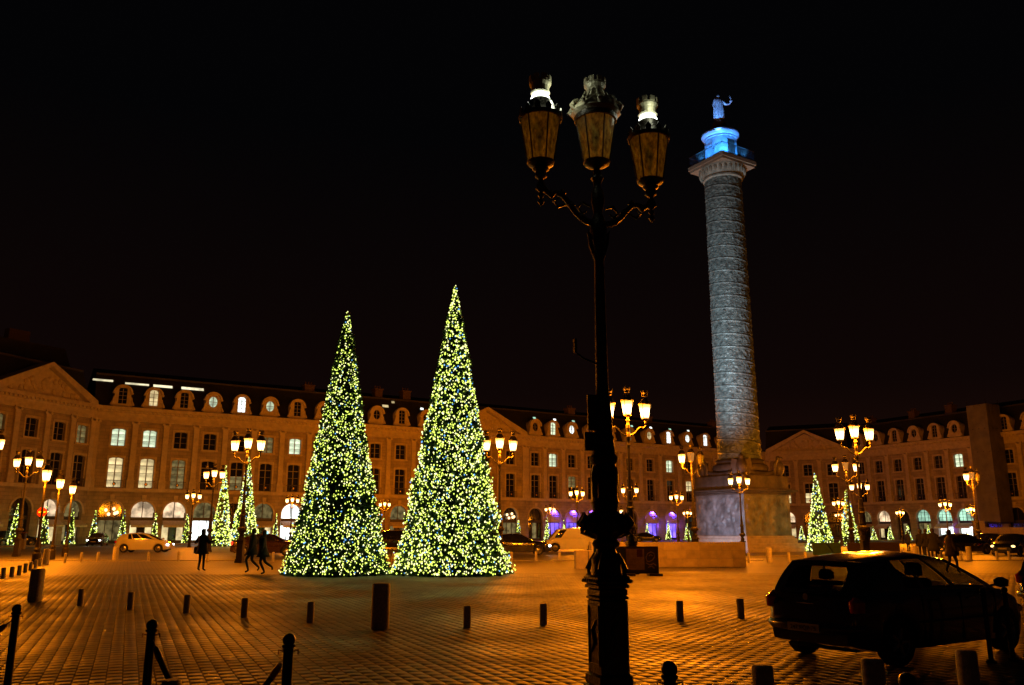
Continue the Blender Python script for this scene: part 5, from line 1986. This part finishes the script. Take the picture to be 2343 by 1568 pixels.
    # wheels
    for wx in s['wb']:
        for sg in (1, -1):
            hwx = lerp_tab(hwT, wx)
            w_ = MB()
            M = Matrix.Translation((wx, sg * (hwx - .11), wr)) @ Matrix.Rotation(-sg * PI / 2, 4, 'X')
            w_.lathe([(wr * .62, -.1), (wr * .93, -.1), (wr, -.075), (wr, .075), (wr * .93, .1), (wr * .66, .1), (wr * .62, .06)], 26, M=M, caps=False)
            W0 = w_.build('wheel', RUBBER, t, True)
            w_ = MB()
            w_.lathe([(.02, .04), (wr * .2, .06), (wr * .18, .02), (wr * .6, -.02), (wr * .6, .07), (wr * .65, .085), (wr * .65, .02)], 24, M=M, caps=False)
            if detail:
                for k in range(5):
                    a = 2 * PI * k / 5
                    w_.tube([(wr * .12 * math.cos(a), wr * .12 * math.sin(a), .05), (wr * .6 * math.cos(a), wr * .6 * math.sin(a), .06)], [wr * .11, wr * .08], 6, M)
            w_.build('rim', ALLOY, W0, True)
    # lights
    for sg in (1, -1):
        xr_ = -L / 2 + .1
        yq = lerp_tab(hwT, xr_ + .05) * .9
        zc = lerp_tab(deckT, xr_ + .1) - .17
        q = MB(); q.lathe([(.02, -.11), (.10, -.08), (.11, .06), (.03, .12)], 10, (xr_ + .04, sg * yq, zc), sq=1.0)
        q.build('tail_light', tail or TAILD, t, True)
        xf = L / 2 - .18
        yq = lerp_tab(hwT, xf) * .86
        zc = lerp_tab(deckT, xf) - .10
        q = MB(); q.lathe([(.02, -.08), (.12, -.05), (.13, .03), (.04, .08)], 12, (xf, sg * yq, zc), sq=1.0)
        q.build('headlight', head or CHROME, t, True)
        xm = gb[1] - .35
        q = MB()
        q.lathe([(.02, -.07), (.08, -.05), (.09, .04), (.03, .08)], 10, (xm, sg * (lerp_tab(hwT, xm) + .1), lerp_tab(deckT, xm) + .07), sq=1.2)
        q.tube([(xm, sg * (lerp_tab(hwT, xm) * .93), lerp_tab(deckT, xm) + .02), (xm, sg * (lerp_tab(hwT, xm) + .06), lerp_tab(deckT, xm) + .04)], .02, 6)
        q.build('wing_mirror', body, t, True)
    if detail:
        for sg in (1, -1):
            for ux in (-.62, .28):
                q = MB(); q.tube([(ux, sg * (lerp_tab(hwT, ux) * 1.0 + .005), .84), (ux + .16, sg * (lerp_tab(hwT, ux) * 1.0 + .005), .845)], .014, 6); q.build('door_handle', body, t, True)
            for x in (-.78, .12, 1.0):
                q = MB()
                q.box(x - .004, x + .004, sg * (lerp_tab(hwT, x) - .03), sg * (lerp_tab(hwT, x) + .002), .28, .92)
                q.build('door_gap', RUBBER, t)
            q = MB()
            q.tube([(x, sg * (lerp_tab(hwT, x) + .004), .56) for x in np.linspace(-.9, .95, 8)], .016, 6)
            q.build('side_moulding', RUBBER, t)
        q = MB()
        hwb = .70
        q.tube([(-L / 2 + .2, -.76, .50), (-L / 2 + .06, -.60, .5), (-L / 2 + .01, -.3, .5), (-L / 2 + .0, 0, .5), (-L / 2 + .01, .3, .5), (-L / 2 + .06, .60, .5), (-L / 2 + .2, .76, .50)], .09, 10)
        q.build('rear_bumper', body, t, True)
        q = MB(); q.tube([(-1.45, 0, 1.49), (-1.62, 0, 1.66)], .006, 5); q.build('aerial', IRON, t)
        for y in (-.36, .36):      # front and back seats
            q = MB()
            q.cbox(-.25, -.08, y - .24, y + .24, .6, 1.12, .05); q.cbox(-.24, -.12, y - .13, y + .13, 1.15, 1.34, .04)
            q.tube([(-.18, y - .07, 1.1), (-.18, y - .07, 1.17)], .008, 5); q.tube([(-.18, y + .07, 1.1), (-.18, y + .07, 1.17)], .008, 5)
            q.build('seat', RUBBER, t, True)
            q = MB(); q.cbox(-1.28, -1.12, y - .3, y + .3, .6, 1.08, .05); q.cbox(-1.26, -1.14, y - .12, y + .12, 1.1, 1.24, .04)
            q.build('seat', RUBBER, t, True)
        q = MB(); q.lathe([(.17, -.012), (.19, -.012), (.19, .012), (.17, .012), (.17, -.012)], 20, M=Matrix.Translation((.42, .36, 1.0)) @ Matrix.Rotation(math.radians(70), 4, 'Y'), caps=False); q.build('steering_wheel', RUBBER, t, True)
    if plate:
        q = MB(); q.box(-L / 2 - .105, -L / 2 - .088, -.26, .26, .44, .55); pt = q.build('licence_plate', mat('plate_white', (.34, .32, .24), .5), t)
        cu = bpy.data.curves.new('plate_text', 'FONT'); cu.body = '247 RQP 75'; cu.size = .085; cu.align_x = 'CENTER'; cu.extrude = .001
        to = bpy.data.objects.new('tmp', cu); COL.objects.link(to)
        dg = bpy.context.evaluated_depsgraph_get()
        me = bpy.data.meshes.new_from_object(to.evaluated_get(dg)); bpy.data.objects.remove(to)
        me.materials.clear(); me.materials.append(MATS['tyre_rubber'])
        me.transform(Matrix.Translation((-L / 2 - .109, 0, .465)) @ Matrix.Rotation(-PI / 2, 4, 'Z') @ Matrix.Rotation(PI / 2, 4, 'X'))
        link('plate_lettering', me, pt)
        q = MB(); q.tube([(-L / 2 - .02, -.14, .82), (-L / 2 - .02, .14, .82)], .012, 6); q.lathe([(.0, -.01), (.045, -.01), (.045, .01), (0, .01)], 12, M=Matrix.Translation((-L / 2 - .01, 0, .9)) @ Matrix.Rotation(PI / 2, 4, 'Y')); q.build('boot_badge', CHROME, t)
    elif detail == 0:
        for xa in (L / 2 - .02, -L / 2 - .03):
            q = MB(); q.box(xa, xa + .05, -.26, .26, .44, .54); q.build('licence_plate', mat('plate_white', (.34, .32, .24), .5), t)
    if taxi:
        q = MB(); q.cbox(-.3, -.1, -.2, .2, s['H'] - .01, s['H'] + .14, .03); q.build('roof_light', emit('taxi_light', (.3, .95, 1.0), 2.5, sample=False), t)
    return t


# foreground hatchback: from its wheels on the ground
rw = ground(2012, 1524)
yaw = math.radians(33)
fx = Vector((math.cos(yaw), math.sin(yaw), 0)); ly = Vector((-fx.y, fx.x, 0))
cpos = rw + Vector((.25, -.04, 0)) + fx * 1.30 * .96 + ly * .80 * .9
fc = make_vehicle('hatchback_car', 'hatch', paint('dark_maroon_paint', (0.012, 0.006, 0.007), .22), 'dark hatchback parked in the right foreground, seen from behind', 'car', cpos, yaw, 1, plate=True)
fc.scale = (.96, .9, .89)


def car_at(px, vb, kind, rz, **kw):
    g = ground(px, vb)
    return make_vehicle(kw.pop('name'), kind, kw.pop('paint'), kw.pop('label'), 'car' if kind != 'van' else 'van', g, math.radians(rz), **kw)


BLACK = paint('black_paint', (0.008, 0.008, 0.010), .2)
car_at(330, 1264, 'hatch', 3, name='hatchback_car', paint=paint('white_paint', (0.5, 0.5, 0.5), .3), label='pale white hatchback crossing on the left with headlight on', detail=0, head=HEADL, tail=TAILD, open_glass=False)
car_at(612, 1272, 'saloon', 2, name='saloon_car', paint=paint('brown_paint', (0.03, 0.012, 0.008), .25), label='dark taxi with turquoise roof light behind the walking couple', detail=0, tail=TAILL, taxi=True, open_glass=False)
car_at(888, 1257, 'suv', 185, name='estate_car', paint=BLACK, label='black car seen in the gap between the two big firs', detail=0, open_glass=False)
car_at(1183, 1270, 'saloon', 4, name='saloon_car', paint=BLACK, label='dark saloon right of the tallest fir with white headlight', detail=0, head=HEADL, open_glass=False)
car_at(1312, 1262, 'van', 181, name='delivery_van', paint=paint('van_white', (0.8, 0.8, 0.8), .35), label='white delivery van facing left behind the foreground lamp', detail=0, head=CHROME, open_glass=False)
car_at(36, 1250, 'suv', 40, name='estate_car', paint=BLACK, label='dark car with red tail lights at the left edge', detail=0, tail=TAILL, taxi=False, open_glass=False)
car_at(222, 1249, 'saloon', -75, name='saloon_car', paint=BLACK, label='dark car with bright headlights behind the pale hatchback', detail=0, head=HEADL, open_glass=False)
car_at(2202, 1268, 'saloon', 20, name='saloon_car', paint=BLACK, label='dark car with a red tail light beyond the people on the right', detail=0, tail=TAILL, open_glass=False)
car_at(2262, 1262, 'saloon', 200, name='saloon_car', paint=BLACK, label='dark parked car in the middle of three at the right edge', detail=0, open_glass=False)
car_at(2318, 1271, 'saloon', 225, name='saloon_car', paint=BLACK, label='dark car with amber-lit headlights at the right edge', detail=0, head=HEADW, open_glass=False)
car_at(1478, 1240, 'saloon', 10, name='saloon_car', paint=BLACK, label='dark car under the violet awnings right of the foreground lamp', detail=0, open_glass=False)
corner = Vector((9.45, 16.3, 0))
c2 = make_vehicle('hatchback_car', 'hatch', BLACK, 'black car cut off by the right edge, its tail lamp in frame', 'car', corner + fx * 1.95 - ly * .75, yaw, 1, tail=TAILD)
c2.scale = (.95, .92, .92)

# ------------------------------------------------------------------ people
def person(loc, rz, label, h=1.72, pose=None, coat=CLOTH, hem=.75, flare=.24, bag=None, hair='short', legs=CLOTH, hood=False):
    """pose: dict of overrides for joints (x right, y forward = -Y local, z up) in units of height 1.75"""
    J = {'pelvis': ((0, 0, .96), (.13, .10)), 'waist': ((0, 0, 1.12), (.125, .09)), 'chest': ((0, .0, 1.32), (.155, .105)), 'neck': ((0, 0, 1.50), .055), 'jaw': ((0, -.02, 1.58), .07), 'head': ((0, -.01, 1.66), .092), 'top': ((0, .01, 1.735), .065),
         'hl': ((-.09, 0, .9), .095), 'kl': ((-.10, -.02, .5), .06), 'al': ((-.10, .02, .09), .042), 'tl': ((-.11, -.13, .035), .036),
         'hr': ((.09, 0, .9), .095), 'kr': ((.10, -.02, .5), .06), 'ar': ((.10, .02, .09), .042), 'tr': ((.11, -.13, .035), .036),
         'sl': ((-.19, 0, 1.43), .062), 'el': ((-.24, .02, 1.16), .047), 'wl': ((-.23, -.06, .92), .033), 'ml': ((-.23, -.09, .82), .036),
         'sr': ((.19, 0, 1.43), .062), 'er': ((.24, .02, 1.16), .047), 'wr': ((.23, -.06, .92), .033), 'mr': ((.23, -.09, .82), .036)}
    for k, v in (pose or {}).items():
        J[k] = (v, J[k][1])
    Ed = [('pelvis', 'waist'), ('waist', 'chest'), ('chest', 'neck'), ('neck', 'jaw'), ('jaw', 'head'), ('head', 'top')]
    for s in 'lr':
        Ed += [('pelvis', 'h' + s), ('h' + s, 'k' + s), ('k' + s, 'a' + s), ('a' + s, 't' + s), ('chest', 's' + s), ('s' + s, 'e' + s), ('e' + s, 'w' + s), ('w' + s, 'm' + s)]
    t = thing('person', label, 'person', loc, rz, None, h / 1.78)
    me = skin_mesh(J, Ed, 'body', legs)
    me.materials.append(SKIN)
    headc = Vector(J['head'][0])
    for p in me.polygons:
        c = p.center
        if (c - headc).length < .17 and c.y < headc.y + .03 and c.z < headc.z + .05 and c.z > J['neck'][0][2] - .02:
            p.material_index = 1
    link('body', me, t)
    # coat: elliptical rings following pelvis->chest, flaring to the hem
    b = MB()
    vs, fs = [], []
    ch, pe = Vector(J['chest'][0]), Vector(J['pelvis'][0])
    lv = [(1.55, .07, .07), (1.51, .16, .11), (1.45, .235, .14), (1.36, .24, .16), (1.2, .215, .16), (1.08, .215, .165), (.96, .24, .19)]
    if hem < .93:
        flare *= 1.22
        lv += [((hem + .96) / 2, (.24 + flare) / 2, (.19 + flare * .8) / 2), (hem, flare, flare * .8), (hem + .005, flare * .85, flare * .65)]
    sgn = 18
    for z, rx_, ry_ in lv:
        u = max(-.3, min(1.2, (z - pe.z) / max(.1, ch.z - pe.z)))
        c = pe.lerp(ch, u)
        for k in range(sgn):
            a = 2 * PI * k / sgn
            fo = 1 + (.06 * math.sin(a * 5) if z < .95 else 0)
            vs.append((c.x + rx_ * math.cos(a) * fo, c.y + ry_ * math.sin(a) * fo, z if z < pe.z else c.z + (z - (pe.z + (ch.z - pe.z) * u))))
    for i in range(len(lv) - 1):
        for k in range(sgn):
            k2 = (k + 1) % sgn
            fs.append((i * sgn + k, (i + 1) * sgn + k, (i + 1) * sgn + k2, i * sgn + k2))
    b.add(vs, fs)
    for s in 'lr':
        b.tube([J['s' + s][0], J['e' + s][0], J['w' + s][0]], [.092, .08, .06], 10)
    b.build('coat', coat, t, 'all')
    b = MB()
    hp = Vector(J['head'][0])
    b.lathe([(.01, .115), (.06, .10), (.095, .05), (.105, 0), (.10, -.05), (.085, -.10 if hair == 'short' else -.22), (.03, -.12 if hair == 'short' else -.26)], 14, (hp.x, hp.y + .025, hp.z + (.015 if not hood else .02)), sq=.95)
    b.build('hood' if hood else 'hair', coat if hood else HAIR, t, 'all')
    if bag:
        b = MB()
        bx, by, bz, bw = bag
        b.cbox(bx - bw / 2, bx + bw / 2, by - .07, by + .07, bz - .17, bz + .1, .03)
        b.build('bag', CLOTH, t)
        b = MB()
        b.tube([(bx, by, bz + .1), (bx * .6, by + .02, 1.2), (J['sl' if bx < 0 else 'sr'][0][0] * .8, 0, 1.5)], .012, 5)
        b.build('bag_strap', CLOTH, t)
    return t


g = ground(459, 1307)
person(g, math.radians(160), 'woman in a dark coat standing with bent arms, legs apart, left of the couple', 1.70,
       pose={'el': (-.36, .02, 1.2), 'wl': (-.5, -.12, 1.28), 'ml': (-.58, -.14, 1.30), 'er': (.33, .05, 1.22), 'wr': (.26, -.2, 1.28), 'mr': (.2, -.26, 1.33), 'al': (-.13, .02, .09), 'ar': (.13, .02, .09), 'tl': (-.15, -.12, .035), 'tr': (.15, -.12, .035)}, hem=.72, flare=.25, bag=(.27, .02, .92, .26), hair='long')
for px, vb, rz, lab, ps, hm, hr in (
    (574, 1311, -82, 'taller walker of the couple in mid-stride, dark coat, left arm out', {'kl': (-.09, -.02, .5), 'al': (-.09, .30, .20), 'tl': (-.09, .22, .08), 'kr': (.09, -.22, .53), 'ar': (.09, -.1, .1), 'tr': (.09, -.24, .04), 'el': (-.22, .2, 1.2), 'wl': (-.2, .42, 1.28), 'ml': (-.2, .52, 1.3)}, .72, 'short'),
    (598, 1315, -82, 'shorter walker on the right of the couple, long dark coat, heel lifted', {'kl': (-.09, -.1, .5), 'al': (-.09, .1, .09), 'tl': (-.09, -.05, .035), 'kr': (.09, .12, .5), 'ar': (.09, .42, .3), 'tr': (.09, .42, .18), 'chest': (0, -.05, 1.32)}, .70, 'long')):
    person(ground(px, vb), math.radians(rz), lab, 1.72 if hr == 'short' else 1.66, ps, hem=hm, hair=hr, flare=.27)
STRIDE = {'kl': (-.09, -.14, .5), 'al': (-.09, -.16, .09), 'tl': (-.1, -.3, .04), 'kr': (.09, .05, .5), 'ar': (.09, .25, .12), 'tr': (.1, .13, .04)}
person(ground(2111, 1282), math.radians(170), 'left one of the trio in dark coats standing on the right, reddish head', 1.72, {}, hem=.8, hair='short')
person(ground(2123, 1283), math.radians(185), 'middle one of the trio in dark coats on the right', 1.74, {}, hem=.75, hair='short')
person(ground(2139, 1284), math.radians(150), 'right one of the trio, in the longest dark coat', 1.76, {}, hem=.55, flare=.27, hair='long')
person(ground(2181, 1312), math.radians(100), 'hooded person in a dark parka with a bag, alone behind the dark hatchback', 1.66, dict(STRIDE), coat=CLOTH2, hem=.72, flare=.27, bag=(.32, -.1, .85, .34), hood=True)
person(ground(2079, 1262), math.radians(200), 'small far figure in dark clothes left of the trio', 1.62, {}, hem=.7)
person(ground(118, 1247), math.radians(180), 'far figure by the third small fir on the left arcade', 1.7, {}, hem=.7)
person(ground(131, 1246), math.radians(190), 'far figure beside the posts on the left', 1.66, {}, hem=.8)

# ------------------------------------------------------------------ street furniture at the left
p = at(97, 1172, 50)
t = thing('no_entry_sign', 'round red no-entry sign on a pole at the left', 'road sign', (p.x, p.y, 0), math.radians(8))
mb = MB(); mb.tube([(0, 0, 0), (0, 0, p.z + .2)], .035, 8); mb.build('pole', IRON_FAR, t)
mb = MB(); mb.lathe([(.0, -.015), (.27, -.015), (.27, .015), (0, .015)], 28, M=Matrix.Translation((0, -.06, p.z)) @ Matrix.Rotation(PI / 2, 4, 'X')); mb.build('disc', mat('sign_red', (.55, .012, .01), .45), t)
mb = MB(); mb.box(-.19, .19, -.083, -.078, p.z - .045, p.z + .045); mb.build('bar', mat('sign_white', (.75, .72, .68), .5), t)
mb = MB(); mb.lathe([(.17, 0), (.17, .9), (.12, 1.0)], 12); mb.build('sleeve', IRON_FAR, t)
g = ground(45, 1257)
t = thing('parking_meter', 'grey roadside meter cabinet with dark top at the left edge', 'meter', g, math.radians(6))
mb = MB(); mb.cbox(-.42, .42, -.22, .22, 0, .92, .03); mb.build('cabinet', mat('meter_grey', (.22, .2, .17), .6), t)
mb = MB(); mb.cbox(-.40, .40, -.20, .20, .92, 1.45, .03); mb.build('head', IRON, t)
mb = MB(); mb.cbox(-.46, .46, -.26, .26, 1.45, 1.53, .02); mb.build('cap', mat('meter_cap', (.14, .07, .04), .6), t)
mb = MB(); mb.box(-.02, .12, -.226, -.221, .45, .75); mb.build('plate', BRASS, t)
